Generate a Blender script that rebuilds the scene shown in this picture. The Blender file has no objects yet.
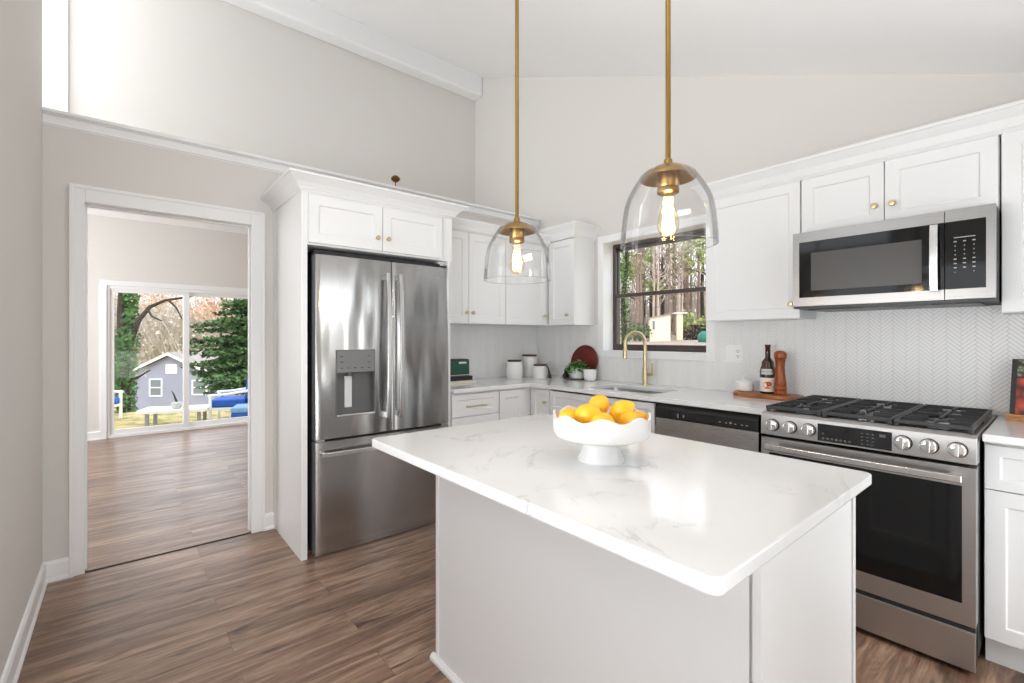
import bpy, bmesh, math, random
from mathutils import Matrix, Vector
S = bpy.context.scene
COL = S.collection
PI = math.pi
# ------------------------------------------------------------------ camera
cd = bpy.data.cameras.new('camera'); cam = bpy.data.objects.new('camera', cd); COL.objects.link(cam)
cam.location = (3.3997, -3.2387, 1.2828); cam.rotation_euler = (PI/2, 0, math.radians(50.5978))
cd.sensor_width = 36; cd.lens = 36*463.37/1024; cd.shift_x = 0.0079; cd.shift_y = -0.00403
cd.clip_start = .02; cd.clip_end = 400
S.camera = cam
# ------------------------------------------------------------------ world, lights, exposure
W = bpy.data.worlds.new('World'); S.world = W; W.use_nodes = True
wn = W.node_tree.nodes; wl = W.node_tree.links
wbg = wn['Background']; wbg.inputs[0].default_value = (.90, .94, 1, 1); wbg.inputs[1].default_value = 2.1
def area(name, loc, rot, sx, sy, power, color=(1, 1, 1)):
    l = bpy.data.lights.new(name, 'AREA'); l.shape = 'RECTANGLE'; l.size = sx; l.size_y = sy
    l.energy = power; l.color = color
    o = bpy.data.objects.new(name, l); COL.objects.link(o); o.location = loc; o.rotation_euler = rot
    return o
# patio door daylight, then added area fills at unseen openings
area('patio_door_daylight', (3.98, -1.17, 1.06), (0, PI/2, 0), 2.0, .84, 10, (.97, .985, 1))
area('side_window_fill', (2.35, -4.75, .78), (PI/2+math.radians(28), 0, 0), 3.0, 1.0, 150, (.97, .985, 1))  # added low source outside, tilted up to brighten ceiling and upper walls
area('living_room_fill', (-2.6, -5.42, 1.5), (PI/2, 0, 0), 2.4, 1.9, 66, (.97, .985, 1))  # added unseen source to brighten the next room
area('near_window_fill', (4.55, -3.07, .50), (0, PI/2+math.radians(15), 0), .8, 1.2, 22, (.97, .985, 1))  # added low source outside, brightens the doorway wall but not the island top
area('passage_end_fill', (-.54, -5.34, 3.35), (PI/2, 0, 0), 1.0, 1.6, 32, (.97, .985, 1))  # added source at the open passage end, brightens upper wall and ceiling
sun = bpy.data.lights.new('sun', 'SUN'); sun.energy = 1.5; sun.angle = .4; sun.color = (1, .96, .9)
so = bpy.data.objects.new('sun', sun); COL.objects.link(so); so.rotation_euler = (math.radians(48), 0, math.radians(80))
S.view_settings.view_transform = 'Standard'; S.view_settings.look = 'None'
S.view_settings.gamma = 1; S.view_settings.use_curve_mapping = False
S.view_settings.exposure = 0.27
S.cycles.max_bounces = 14; S.cycles.diffuse_bounces = 7; S.cycles.glossy_bounces = 5
S.cycles.transparent_max_bounces = 24; S.cycles.transmission_bounces = 8
S.cycles.sample_clamp_indirect = 4

# ------------------------------------------------------------------ materials
def lin(c):
    return tuple((x/12.92 if x <= .04045 else ((x+.055)/1.055)**2.4) for x in c)
def hx(r, g, b): return lin((r/255, g/255, b/255))
class NT:
    def __init__(s, m):
        m.use_nodes = True; s.t = m.node_tree; s.n = s.t.nodes; s.l = s.t.links; s.b = s.n['Principled BSDF']
    def add(s, typ, **kw):
        n = s.n.new(typ)
        for k, v in kw.items(): setattr(n, k, v)
        return n
    def link(s, a, b): s.l.new(a, b)
    def coord(s, scale=(1, 1, 1), rot=(0, 0, 0), loc=(0, 0, 0), out='Object'):
        c = s.add('ShaderNodeTexCoord'); m = s.add('ShaderNodeMapping')
        m.inputs['Scale'].default_value = scale; m.inputs['Rotation'].default_value = rot; m.inputs['Location'].default_value = loc
        s.link(c.outputs[out], m.inputs[0]); return m.outputs[0]
    def noise(s, vec, scale, detail=4, rough=.5, dist=0):
        n = s.add('ShaderNodeTexNoise'); n.inputs['Scale'].default_value = scale
        n.inputs['Detail'].default_value = detail; n.inputs['Roughness'].default_value = rough; n.inputs['Distortion'].default_value = dist
        if vec is not None: s.link(vec, n.inputs['Vector'])
        return n
    def ramp(s, fac, stops):
        r = s.add('ShaderNodeValToRGB'); e = r.color_ramp.elements
        while len(e) < len(stops): e.new(.5)
        for i, (p, c) in enumerate(stops):
            e[i].position = p; e[i].color = (*c, 1) if len(c) == 3 else c
        s.link(fac, r.inputs[0]); return r.outputs[0]
    def mix(s, fac, a, b, mode='MIX'):
        m = s.add('ShaderNodeMix', data_type='RGBA', blend_type=mode)
        for i, v in ((0, fac), (6, a), (7, b)):
            if isinstance(v, (int, float)): m.inputs[i].default_value = v
            elif isinstance(v, tuple): m.inputs[i].default_value = (*v, 1) if len(v) == 3 else v
            else: s.link(v, m.inputs[i])
        return m.outputs[2]
    def math(s, op, a, b=0.):
        m = s.add('ShaderNodeMath', operation=op)
        for i, v in ((0, a), (1, b)):
            if isinstance(v, (int, float)): m.inputs[i].default_value = v
            else: s.link(v, m.inputs[i])
        return m.outputs[0]
    def bump(s, h, strength=.2, dist=.01):
        b = s.add('ShaderNodeBump'); b.inputs['Strength'].default_value = strength; b.inputs['Distance'].default_value = dist
        s.link(h, b.inputs['Height']); s.link(b.outputs[0], s.b.inputs['Normal'])
M = {}
def mat(name, col, rough=.5, metal=0., spec=.5, coat=0., emit=None, estr=0., noise=None, bump=None):
    m = bpy.data.materials.new(name); t = NT(m); b = t.b
    b.inputs['Base Color'].default_value = (*col, 1); b.inputs['Roughness'].default_value = rough
    b.inputs['Metallic'].default_value = metal; b.inputs['Specular IOR Level'].default_value = spec
    b.inputs['Coat Weight'].default_value = coat; b.inputs['Coat Roughness'].default_value = .1
    if emit: b.inputs['Emission Color'].default_value = (*emit, 1); b.inputs['Emission Strength'].default_value = estr
    if noise:
        sc, amt = noise
        n = t.noise(t.coord(), sc, 5)
        c = t.ramp(n.outputs[0], [(.3, tuple(x*(1-amt) for x in col)), (.7, tuple(min(1, x*(1+amt)) for x in col))])
        t.link(c, b.inputs['Base Color'])
    if bump:
        sc, st, di = bump
        t.bump(t.noise(t.coord(), sc, 4).outputs[0], st, di)
    M[name] = m; return m
mat('wall_paint', (.69, .668, .635), .7, spec=.25, bump=(160, .06, .002))
mat('white_paint', (.83, .83, .825), .38)
mat('white_trim', (.84, .84, .84), .35)
mat('cabinet_white', (.77, .77, .767), .33)
mat('island_white', (.77, .77, .765), .35)
mat('ceiling_paint', (.91, .91, .91), .8, spec=.2)
mat('brass', hx(160, 126, 70), .28, 1.)
mat('champagne_brass', hx(206, 190, 150), .34, 1.)
mat('aged_brass', hx(120, 82, 38), .3, 1.)
mat('black', (.012, .012, .012), .35)
mat('black_gloss', (.008, .008, .009), .06, coat=.5)
mat('oven_black', (.006, .006, .006), .07, spec=.35)
mat('matte_iron', (.03, .03, .032), .42, bump=(220, .15, .002))
mat('dark_gap', (.02, .02, .02), .8)
mat('gasket', (.022, .022, .023), .6)
mat('grey_plastic', (.19, .19, .19), .35)
mat('mid_grey', (.33, .33, .33), .35)
mat('panel_grey', (.17, .17, .168), .4)
mat('housing_grey', (.10, .10, .10), .4)
mat('screen_dark', (.05, .046, .043), .3)
mat('light_grey', (.6, .6, .6), .35)
mat('icon_grey', (.4, .4, .4), .5)
mat('icon_dim', (.12, .12, .12), .5)
mat('chrome', (.78, .77, .75), .12, 1.)
mat('bronze_frame', hx(72, 62, 58), .4)
mat('grout', (.46, .46, .45), .8)
mat('tile', (.84, .84, .83), .32)
mat('ceramic', (.82, .815, .80), .3, noise=(7, .02))
mat('bowl_white', (.74, .74, .73), .32)
mat('lid_wood', hx(70, 40, 26), .5, noise=(30, .3))
mat('dark_wood', hx(56, 28, 18), .5, noise=(30, .3))
mat('soil', hx(50, 40, 30), .9)
mat('leaf', hx(70, 128, 52), .5, noise=(40, .35))
mat('leaf_light', hx(140, 182, 108), .5, noise=(40, .3))
mat('stone_dark', (.09, .085, .08), .5, noise=(40, .3))
mat('green_tin', hx(28, 84, 66), .35, noise=(60, .1))
mat('book_black', (.02, .018, .018), .5)
mat('book_cream', hx(228, 218, 200), .7)
mat('paper', (.8, .79, .76), .8)
mat('amber_glass', hx(56, 26, 8), .08, coat=.5)
mat('label_white', (.82, .80, .75), .6)
mat('label_orange', hx(226, 120, 40), .6)
mat('label_red', hx(170, 48, 20), .6)
mat('label_grey', (.55, .54, .52), .6)
mat('outlet_white', (.88, .88, .87), .3)
mat('slot', (.05, .05, .05), .6)
mat('steel_sink', (.5, .5, .51), .28, 1.)
mat('upholstery_blue', hx(40, 92, 176), .8, noise=(12, .12))
mat('upholstery_pale', hx(122, 160, 205), .8)
mat('patio_white', (.86, .86, .85), .4)
mat('house_blue', hx(150, 152, 170), .8, noise=(.8, .06))
mat('roof_grey', hx(150, 142, 138), .8, noise=(2, .15))
mat('window_dark', hx(120, 126, 136), .3)
mat('shed_paint', hx(232, 218, 190), .7, noise=(1.2, .06))
mat('teal_plastic', hx(40, 110, 92), .6)
mat('bark', hx(136, 116, 104), .9, noise=(3, .3))
mat('bark_pale', hx(190, 172, 160), .9, noise=(3, .25))
mat('bark_dark', hx(58, 48, 42), .9, noise=(3, .3))
mat('thicket', hx(188, 178, 164), .9, noise=(.6, .3))
mat('ivy', hx(78, 116, 58), .7, noise=(3, .5))
mat('evergreen', hx(74, 104, 62), .8, noise=(2.5, .5))
mat('pine_green', hx(150, 160, 100), .8, noise=(1.5, .35))
mat('russet', hx(206, 172, 150), .8, noise=(1.5, .3))
mat('pumpkin', (.5, .5, .47), .6, noise=(20, .3))
mat('filament', (1, .7, .3), .5, emit=(1, .72, .36), estr=60.)
# stainless: vertical or horizontal brushing plus a slow waviness of the sheet
def steel(name, col, rough, brush, wav=None, wstr=.0, wdist=.01):
    m = mat(name, col, rough, 1.); t = NT(m)
    n = t.noise(t.coord(brush), 1, 3, .6)
    r = t.math('ADD', t.math('MULTIPLY', n.outputs[0], .10), rough-.05); t.link(r, t.b.inputs['Roughness'])
    c = t.ramp(n.outputs[0], [(.3, tuple(x*.93 for x in col)), (.7, tuple(min(1, x*1.06) for x in col))]); t.link(c, t.b.inputs['Base Color'])
    if wav: t.bump(t.noise(t.coord(wav), 1, 1.2, .4).outputs[0], wstr, wdist)
    return m
steel('steel_fridge', (.44, .437, .433), .20, (500, 500, 4), (6, 6.5, 1.6), .55, .03)
steel('steel_drawer', (.47, .47, .47), .22, (500, 500, 4), (3, 3, 1.), .25, .03)
steel('steel_handle', (.66, .655, .65), .24, (300, 300, 6))
steel('steel_range', (.50, .49, .48), .33, (6, 500, 500))
steel('steel_micro', (.33, .325, .32), .33, (6, 500, 500))
steel('steel_dark', (.50, .495, .49), .28, (6, 500, 500))
# quartz with fine grey veins
m = mat('quartz', (.78, .78, .775), .13, coat=.15); t = NT(m)
n = t.noise(t.coord((1, 1, 1)), 2.6, 8, .62, 1.4)
d = t.math('ABSOLUTE', t.math('SUBTRACT', n.outputs[0], .5))
v = t.ramp(d, [(0., (.52, .52, .515)), (.014, (.75, .75, .745)), (.05, (.78, .78, .775))])
n2 = t.noise(t.coord((1, 1, 1), loc=(3, 1, 0)), 3.5, 3); mk = t.ramp(n2.outputs[0], [(.50, (0, 0, 0)), (.66, (1, 1, 1))])
t.link(t.mix(mk, (.78, .78, .775), v), t.b.inputs['Base Color'])
# plank floor, planks run along y
m = mat('plank_floor', (.2, .13, .09), .36); t = NT(m)
tc = t.add('ShaderNodeTexCoord'); sp = t.add('ShaderNodeSeparateXYZ'); t.link(tc.outputs['Object'], sp.inputs[0])
cb = t.add('ShaderNodeCombineXYZ'); t.link(sp.outputs[1], cb.inputs[0]); t.link(sp.outputs[0], cb.inputs[1])
br = t.add('ShaderNodeTexBrick'); t.link(cb.outputs[0], br.inputs['Vector'])
br.offset = .37; br.offset_frequency = 2; br.inputs['Scale'].default_value = 1
br.inputs['Brick Width'].default_value = 1.22; br.inputs['Row Height'].default_value = .178
br.inputs['Mortar Size'].default_value = .0008; br.inputs['Mortar Smooth'].default_value = .2
br.inputs['Color1'].default_value = (0, 0, 0, 1); br.inputs['Color2'].default_value = (1, 1, 1, 1); br.inputs['Mortar'].default_value = (.5, .5, .5, 1)
pr = br.outputs['Color']
off = t.add('ShaderNodeVectorMath', operation='MULTIPLY_ADD'); t.link(pr, off.inputs[0]); off.inputs[1].default_value = (7.3, 3.1, 5.7); t.link(cb.outputs[0], off.inputs[2])
mp = t.add('ShaderNodeMapping'); mp.inputs['Scale'].default_value = (1.15, 12, 1); t.link(off.outputs[0], mp.inputs[0])
g1 = t.noise(mp.outputs[0], 1.3, 10, .72, .9)
mp2 = t.add('ShaderNodeMapping'); mp2.inputs['Scale'].default_value = (4.5, 70, 1); t.link(off.outputs[0], mp2.inputs[0])
g2 = t.noise(mp2.outputs[0], 1.5, 5, .6)
mp3 = t.add('ShaderNodeMapping'); mp3.inputs['Scale'].default_value = (1.6, 9, 1); t.link(off.outputs[0], mp3.inputs[0])
g3 = t.noise(mp3.outputs[0], 1.7, 3, .55, .4)
base = t.ramp(g1.outputs[0], [(.28, hx(84, 60, 48)), (.46, hx(128, 100, 82)), (.66, hx(176, 148, 126))])
fine = t.ramp(g2.outputs[0], [(.32, (.72, .71, .70)), (.6, (1.06, 1.05, 1.04))])
c1 = t.mix(1., base, fine, 'MULTIPLY')
tone = t.ramp(pr, [(0., (.80, .79, .78)), (1., (1.12, 1.10, 1.08))])
c2 = t.mix(1., c1, tone, 'MULTIPLY')
knot = t.ramp(g3.outputs[0], [(.29, (.36, .31, .28)), (.39, (1, 1, 1))])
c3 = t.mix(1., c2, knot, 'MULTIPLY')
c4 = t.mix(t.math('MULTIPLY', br.outputs['Fac'], .7), c3, hx(60, 45, 37))
t.link(c4, t.b.inputs['Base Color'])
t.link(t.ramp(g1.outputs[0], [(.3, (.36, .36, .36)), (.7, (.27, .27, .27))]), t.b.inputs['Roughness']); t.b.inputs['Specular IOR Level'].default_value = .72
t.bump(t.math('SUBTRACT', t.math('MULTIPLY', g2.outputs[0], .25), br.outputs['Fac']), .18, .002)
# wooden items with grain along z or x
def wood(name, dark, light, stretch, rough=.4):
    m = mat(name, light, rough); t = NT(m)
    n = t.noise(t.coord(stretch), 1, 6, .6, .8)
    t.link(t.ramp(n.outputs[0], [(.3, dark), (.7, light)]), t.b.inputs['Base Color'])
wood('board_wood', hx(104, 54, 22), hx(196, 122, 62), (8, 60, 60))
wood('mill_wood', hx(112, 48, 16), hx(176, 88, 36), (60, 60, 10), .3)
wood('stand_wood', hx(168, 112, 56), hx(214, 158, 96), (10, 60, 60))
wood('red_wood', hx(70, 20, 12), hx(124, 42, 26), (10, 40, 10), .35)
# lemons
m = mat('lemon', hx(252, 190, 36), .38); t = NT(m)
n = t.noise(t.coord(), 14, 3); t.link(t.ramp(n.outputs[0], [(.35, hx(250, 178, 20)), (.7, hx(254, 206, 60))]), t.b.inputs['Base Color'])
t.bump(t.noise(t.coord(), 220, 2).outputs[0], .18, .001)
t.b.inputs['Subsurface Weight'].default_value = .08; t.b.inputs['Subsurface Radius'].default_value = (.02, .01, .003)
# yard of grass and fallen leaves
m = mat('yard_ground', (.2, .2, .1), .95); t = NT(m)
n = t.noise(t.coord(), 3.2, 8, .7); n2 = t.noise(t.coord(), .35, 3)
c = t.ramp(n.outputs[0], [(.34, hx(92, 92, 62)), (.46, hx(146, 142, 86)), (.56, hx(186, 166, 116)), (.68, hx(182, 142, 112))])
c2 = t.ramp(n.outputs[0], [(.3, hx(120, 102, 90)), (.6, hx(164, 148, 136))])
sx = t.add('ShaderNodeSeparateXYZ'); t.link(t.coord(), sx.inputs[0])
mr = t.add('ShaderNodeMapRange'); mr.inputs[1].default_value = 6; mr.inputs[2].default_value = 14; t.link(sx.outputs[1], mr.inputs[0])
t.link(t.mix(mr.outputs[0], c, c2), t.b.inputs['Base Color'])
# cookbook cover photograph: plate of tomatoes on dark cloth
m = mat('cover_photo', (.3, .1, .05), .3); t = NT(m)
vo = t.add('ShaderNodeTexVoronoi'); vo.inputs['Scale'].default_value = 22; t.link(t.coord(), vo.inputs['Vector'])
t.link(t.ramp(vo.outputs[0], [(.0, hx(214, 104, 60)), (.35, hx(176, 56, 34)), (.6, hx(110, 30, 22)), (.85, hx(30, 20, 18))]), t.b.inputs['Base Color'])
m = mat('cover_herbs', (.3, .1, .05), .3); t = NT(m)
vo = t.add('ShaderNodeTexVoronoi'); vo.inputs['Scale'].default_value = 60; t.link(t.coord(), vo.inputs['Vector'])
t.link(t.ramp(vo.outputs[0], [(.1, hx(150, 150, 130)), (.5, hx(70, 74, 56)), (.9, hx(24, 22, 20))]), t.b.inputs['Base Color'])
# glass
def glass(name, tint, fac, edge=None, rough=.0):
    m = bpy.data.materials.new(name); t = NT(m); t.n.remove(t.b)
    tr = t.add('ShaderNodeBsdfTransparent'); tr.inputs[0].default_value = (*tint, 1)
    gl = t.add('ShaderNodeBsdfGlossy'); gl.inputs['Roughness'].default_value = rough
    mx = t.add('ShaderNodeMixShader')
    if edge:
        lw = t.add('ShaderNodeLayerWeight'); lw.inputs[0].default_value = edge
        f = t.math('ADD', t.math('MULTIPLY', lw.outputs['Fresnel'], .55), fac); t.link(f, mx.inputs[0])
        tr2 = t.ramp(lw.outputs['Facing'], [(.0, tint), (.95, tint), (1., tuple(x*.82 for x in tint))]); t.link(tr2, tr.inputs[0])
    else: mx.inputs[0].default_value = fac
    t.link(tr.outputs[0], mx.inputs[1]); t.link(gl.outputs[0], mx.inputs[2])
    t.link(mx.outputs[0], t.n['Material Output'].inputs[0]); M[name] = m
glass('window_glass', (.98, .985, .985), .007)
glass('shade_glass', (.985, .985, .985), .03, .10)
glass('rim_glass', (.93, .94, .94), .28)
glass('bulb_glass', (1., .93, .80), .01, .08)
glass('oven_glass', (.16, .16, .165), .06, .1)
glass('micro_glass', (.10, .095, .09), .05, .15)

# ------------------------------------------------------------------ mesh builder
class MB:
    def __init__(s, mx=None): s.v = []; s.f = []; s.mx = mx or Matrix.Identity(4); s.mi = []; s.cur = 0; s.sm = []
    def vert(s, p): s.v.append(s.mx @ Vector(p)); return len(s.v)-1
    def face(s, idx, smooth=False): s.f.append(list(idx)); s.mi.append(s.cur); s.sm.append(smooth)
    def poly(s, pts): s.face([s.vert(p) for p in pts])
    def box(s, x0, x1, y0, y1, z0, z1):
        if x0 > x1: x0, x1 = x1, x0
        if y0 > y1: y0, y1 = y1, y0
        if z0 > z1: z0, z1 = z1, z0
        i = [s.vert(p) for p in ((x0, y0, z0), (x1, y0, z0), (x1, y1, z0), (x0, y1, z0), (x0, y0, z1), (x1, y0, z1), (x1, y1, z1), (x0, y1, z1))]
        for q in ((0, 3, 2, 1), (4, 5, 6, 7), (0, 1, 5, 4), (1, 2, 6, 5), (2, 3, 7, 6), (3, 0, 4, 7)): s.face([i[k] for k in q])
        return s
    def prism(s, poly, axis, a, b, smooth=False):
        def P(p, t):
            return {'x': (t, p[0], p[1]), 'y': (p[0], t, p[1]), 'z': (p[0], p[1], t)}[axis]
        A = [s.vert(P(p, a)) for p in poly]; B = [s.vert(P(p, b)) for p in poly]; n = len(poly)
        s.face(A[::-1]); s.face(B)
        for i in range(n): s.face((A[i], A[(i+1) % n], B[(i+1) % n], B[i]), smooth)
        return s
    def lathe(s, prof, n=24, c=(0, 0, 0), rot=None, a0=0, a1=2*PI):
        R = (rot or Matrix.Identity(4)); full = abs(a1-a0-2*PI) < 1e-6; rings = []
        cnt = n if full else n+1
        for r, z in prof:
            if r < 1e-7: rings.append([s.vert(Vector(c)+(R @ Vector((0, 0, z))))])
            else: rings.append([s.vert(Vector(c)+(R @ Vector((r*math.cos(a0+(a1-a0)*k/n), r*math.sin(a0+(a1-a0)*k/n), z)))) for k in range(cnt)])
        for a, b in zip(rings, rings[1:]):
            for k in range(n):
                k2 = (k+1) % cnt
                if len(a) == 1 and len(b) == 1: continue
                if len(a) == 1: s.face((a[0], b[k2], b[k]), True)
                elif len(b) == 1: s.face((a[k], a[k2], b[0]), True)
                else: s.face((a[k], a[k2], b[k2], b[k]), True)
        return s
    def tube(s, pts, r, n=8, cap=True):
        pts = [Vector(p) for p in pts]; rr = r if isinstance(r, (list, tuple)) else [r]*len(pts)
        rings = []; up = None
        for i, p in enumerate(pts):
            d = (pts[min(i+1, len(pts)-1)]-pts[max(i-1, 0)]).normalized()
            if up is None:
                up = Vector((0, 0, 1)) if abs(d.z) < .9 else Vector((1, 0, 0))
            u = d.cross(up); 
            if u.length < 1e-4: u = d.cross(Vector((0, 1, 0)))
            u.normalize(); w = u.cross(d); up = w
            rings.append([s.vert(p+rr[i]*(math.cos(2*PI*k/n)*u+math.sin(2*PI*k/n)*w)) for k in range(n)])
        for a, b in zip(rings, rings[1:]):
            for k in range(n): s.face((a[k], a[(k+1) % n], b[(k+1) % n], b[k]), True)
        if cap: s.face(rings[0][::-1]); s.face(rings[-1])
        return s
    def sweep(s, prof, path, closed=False):
        # prof: closed polygon of (outward offset, z); path: plan points, outward = right-hand side of travel
        n = len(path); P = [Vector(p) for p in path]; rings = []
        for i in range(n):
            a = P[i]-P[i-1] if (closed or i > 0) else None
            b = P[(i+1) % n]-P[i] if (closed or i < n-1) else None
            ns = [Vector((d.y, -d.x)).normalized() for d in (a, b) if d is not None]
            if len(ns) == 2:
                m_ = (ns[0]+ns[1]); m_ = m_/(m_.dot(ns[0]))
            else: m_ = ns[0]
            rings.append([s.vert((P[i].x+m_.x*o, P[i].y+m_.y*o, z)) for o, z in prof])
        k = len(prof)
        for i in range(n if closed else n-1):
            a, b = rings[i], rings[(i+1) % n]
            for j in range(k): s.face((a[j], b[j], b[(j+1) % k], a[(j+1) % k]))
        if not closed: s.face(rings[0]); s.face(rings[-1][::-1])
        return s
    def shaker(s, x0, x1, z0, z1, yf, t=.02, rail=.057, rec=.008, ch=.004):
        # door with front at y=yf (facing -y), recessed flat panel
        o = [(x0, z0), (x1, z0), (x1, z1), (x0, z1)]
        i1 = [(x0+rail, z0+rail), (x1-rail, z0+rail), (x1-rail, z1-rail), (x0+rail, z1-rail)]
        q = rail+ch; i2 = [(x0+q, z0+q), (x1-q, z0+q), (x1-q, z1-q), (x0+q, z1-q)]
        A = [s.vert((a, yf, b)) for a, b in o]; B = [s.vert((a, yf, b)) for a, b in i1]
        Cc = [s.vert((a, yf+rec, b)) for a, b in i2]; D = [s.vert((a, yf+t, b)) for a, b in o]
        for k in range(4):
            l = (k+1) % 4
            s.face((A[k], A[l], B[l], B[k])); s.face((B[k], B[l], Cc[l], Cc[k])); s.face((A[l], A[k], D[k], D[l]))
        s.face(Cc); s.face(D[::-1]); return s
    def build(s, name, mats, parent=None, bevel=0., seg=2, smooth=None, mods=True):
        me = bpy.data.meshes.new(name)
        loc = parent_world(parent) if parent is not None else Vector((0, 0, 0))
        me.from_pydata([(p-loc)[:] for p in s.v], [], s.f)
        if not isinstance(mats, (list, tuple)): mats = [mats]
        for q in mats: me.materials.append(M[q] if isinstance(q, str) else q)
        for p, i, f in zip(me.polygons, s.mi, s.sm): p.material_index = i; p.use_smooth = f
        bm = bmesh.new(); bm.from_mesh(me); bmesh.ops.recalc_face_normals(bm, faces=bm.faces)
        bm.to_mesh(me); bm.free()
        if smooth or any(s.sm):
            me.set_sharp_from_angle(angle=math.radians(smooth or 40))
        o = bpy.data.objects.new(name, me); COL.objects.link(o)
        if parent is not None: o.parent = parent
        if bevel:
            b = o.modifiers.new('bevel', 'BEVEL'); b.width = bevel; b.segments = seg; b.limit_method = 'ANGLE'; b.angle_limit = math.radians(50)
            b.harden_normals = False
        return o
def parent_world(p):
    v = Vector((0, 0, 0))
    while p is not None: v = v+p.location; p = p.parent
    return v
def tag(o, label, cat, group=None, kind=None):
    o['label'] = label; o['category'] = cat
    if group: o['group'] = group
    if kind: o['kind'] = kind
    return o
def thing(name, loc, label, cat, group=None):
    o = bpy.data.objects.new(name, None); COL.objects.link(o); o.location = loc; o.empty_display_size = .05
    return tag(o, label, cat, group)
def struct(o): o['kind'] = 'structure'; return o
def srect(x0, x1, y0, y1, r, n=5):
    p = []
    for cx, cy, a in ((x1-r, y1-r, 0), (x0+r, y1-r, 90), (x0+r, y0+r, 180), (x1-r, y0+r, 270)):
        for k in range(n+1):
            t = math.radians(a+90*k/n); p.append((cx+r*math.cos(t), cy+r*math.sin(t)))
    return p
RA = Matrix.Rotation(PI/2, 4, 'Z')      # wall on the left (face towards +x): local x -> +y, local y -> -x
def copy_tree(o, parent=None):
    c = o.copy(); COL.objects.link(c)
    if parent is not None: c.parent = parent
    for ch in list(o.children): copy_tree(ch, c)
    return c

# ================================================================== room shell
CZ = lambda x: 3.913-.4283*x            # sloped ceiling height
XE = 3.80; YD = -3.565
MB().box(-4.5, 4.0, -5.4, .2, -.12, 0).build('floor', 'plank_floor')['kind'] = 'structure'
w = MB()                                # window wall (right)
w.box(-4.5, .831, 0, .2, 0, 2.106).box(1.762, XE+.2, 0, .2, 0, 2.106).box(.831, 1.762, 0, .2, 0, 1.164)
w.prism([(-4.5, 2.106), (XE+.2, 2.106), (XE+.2, CZ(XE+.2)+.1), (-.9, CZ(-.9)+.1), (-1.24, 4.5), (-4.5, 4.5)], 'y', 0, .2)
struct(w.build('wall_right', 'wall_paint'))
w = MB()                                # wall with the cased doorway
w.box(-.12, 0, -5.4, -3.425, 0, 2.40).box(-.12, 0, -2.565, 0, 0, 2.40).box(-.12, 0, -3.425, -2.565, 2.035, 2.40)
struct(w.build('wall_back', 'wall_paint'))
struct(MB().box(-1.24, 0, -5.4, 0, 2.40, 2.455).build('ceiling_passage', 'ceiling_paint'))
struct(MB().box(-1.24, -1.09, -5.4, 0, 2.455, 4.5).build('wall_upper', 'wall_paint'))
w = MB()                                # left wall; unseen side and gable openings added to let light in
DX0, DX1, DZ0, DZ1 = 1.6, 3.1, .9, 2.02
for a, b in ((0, 1.20), (DX1, XE+.2)): w.prism([(a, 0), (b, 0), (b, CZ(b)+.05), (a, CZ(a)+.05)], 'y', YD-.15, YD)
w.box(DX0, DX1, YD-.15, YD, 0, DZ0)
GX0, GX1, GZ0, GZ1 = 1.20, 2.30, 2.20, 2.84
w.box(DX0, GX1, YD-.15, YD, DZ1, GZ0); w.prism([(DX0, GZ1), (GX1, GZ1), (GX1, CZ(GX1)+.05), (DX0, CZ(DX0)+.05)], 'y', YD-.15, YD)
w.prism([(GX1, DZ1), (DX1, DZ1), (DX1, CZ(DX1)+.05), (GX1, CZ(GX1)+.05)], 'y', YD-.15, YD)
w.box(GX0, DX0, YD-.15, YD, 0, GZ0); w.prism([(GX0, GZ1), (DX0, GZ1), (DX0, CZ(DX0)+.05), (GX0, CZ(GX0)+.05)], 'y', YD-.15, YD)
struct(w.build('wall_left', 'wall_paint'))
w = MB()                                # near wall with patio door, plus an added window for light, beside the camera
EY0, EY1, EZ1 = -1.60, -.75, 2.05
w.box(XE, XE+.15, YD-.15, -3.45, 0, 2.4).box(XE, XE+.15, -2.70, EY0, 0, 2.4).box(XE, XE+.15, -3.45, -2.70, 0, .15).box(XE, XE+.15, -3.45, -2.70, 2.0, 2.4).box(XE, XE+.15, EY1, 0, 0, 2.4).box(XE, XE+.15, EY0, EY1, EZ1, 2.4)
struct(w.build('wall_near', 'wall_paint'))
FX = -4.32
w = MB()                                # far wall of the next room
w.box(FX-.15, FX, -5.4, -3.40, 0, 2.9).box(FX-.15, FX, -1.70, 0, 0, 2.9).box(FX-.15, FX, -3.40, -1.70, 1.945, 2.9)
struct(w.build('wall_far', 'wall_paint'))
w = MB(); w.box(-4.5, -3.8, -5.4, -5.25, 0, 2.9).box(-1.4, -.0, -5.4, -5.25, 0, 2.9).box(-3.8, -1.4, -5.4, -5.25, 0, .55).box(-3.8, -1.4, -5.4, -5.25, 2.45, 2.9)  # opening added for the area fill outside it
struct(w.build('wall_side', 'wall_paint'))
struct(MB().box(-4.5, -1.24, -5.4, 0, 2.81, 2.9).build('ceiling_next_room', 'ceiling_paint'))
w = MB()                                # sloped ceiling with an unseen skylight hole added for light above the camera side
SX0, SX1, SY0, SY1 = 2.35, 3.3, -3.36, -2.62
for xa, xb, ya, yb in ((-1.24, SX0, -5.4, .2), (SX1, XE+.2, -5.4, .2), (SX0, SX1, -5.4, SY0), (SX0, SX1, SY1, .2)):
    w.prism([(xa, CZ(xa)), (xb, CZ(xb)), (xb, CZ(xb)+.12), (xa, CZ(xa)+.12)], 'y', ya, yb)
struct(w.build('ceiling', 'ceiling_paint'))
w = MB()
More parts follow.
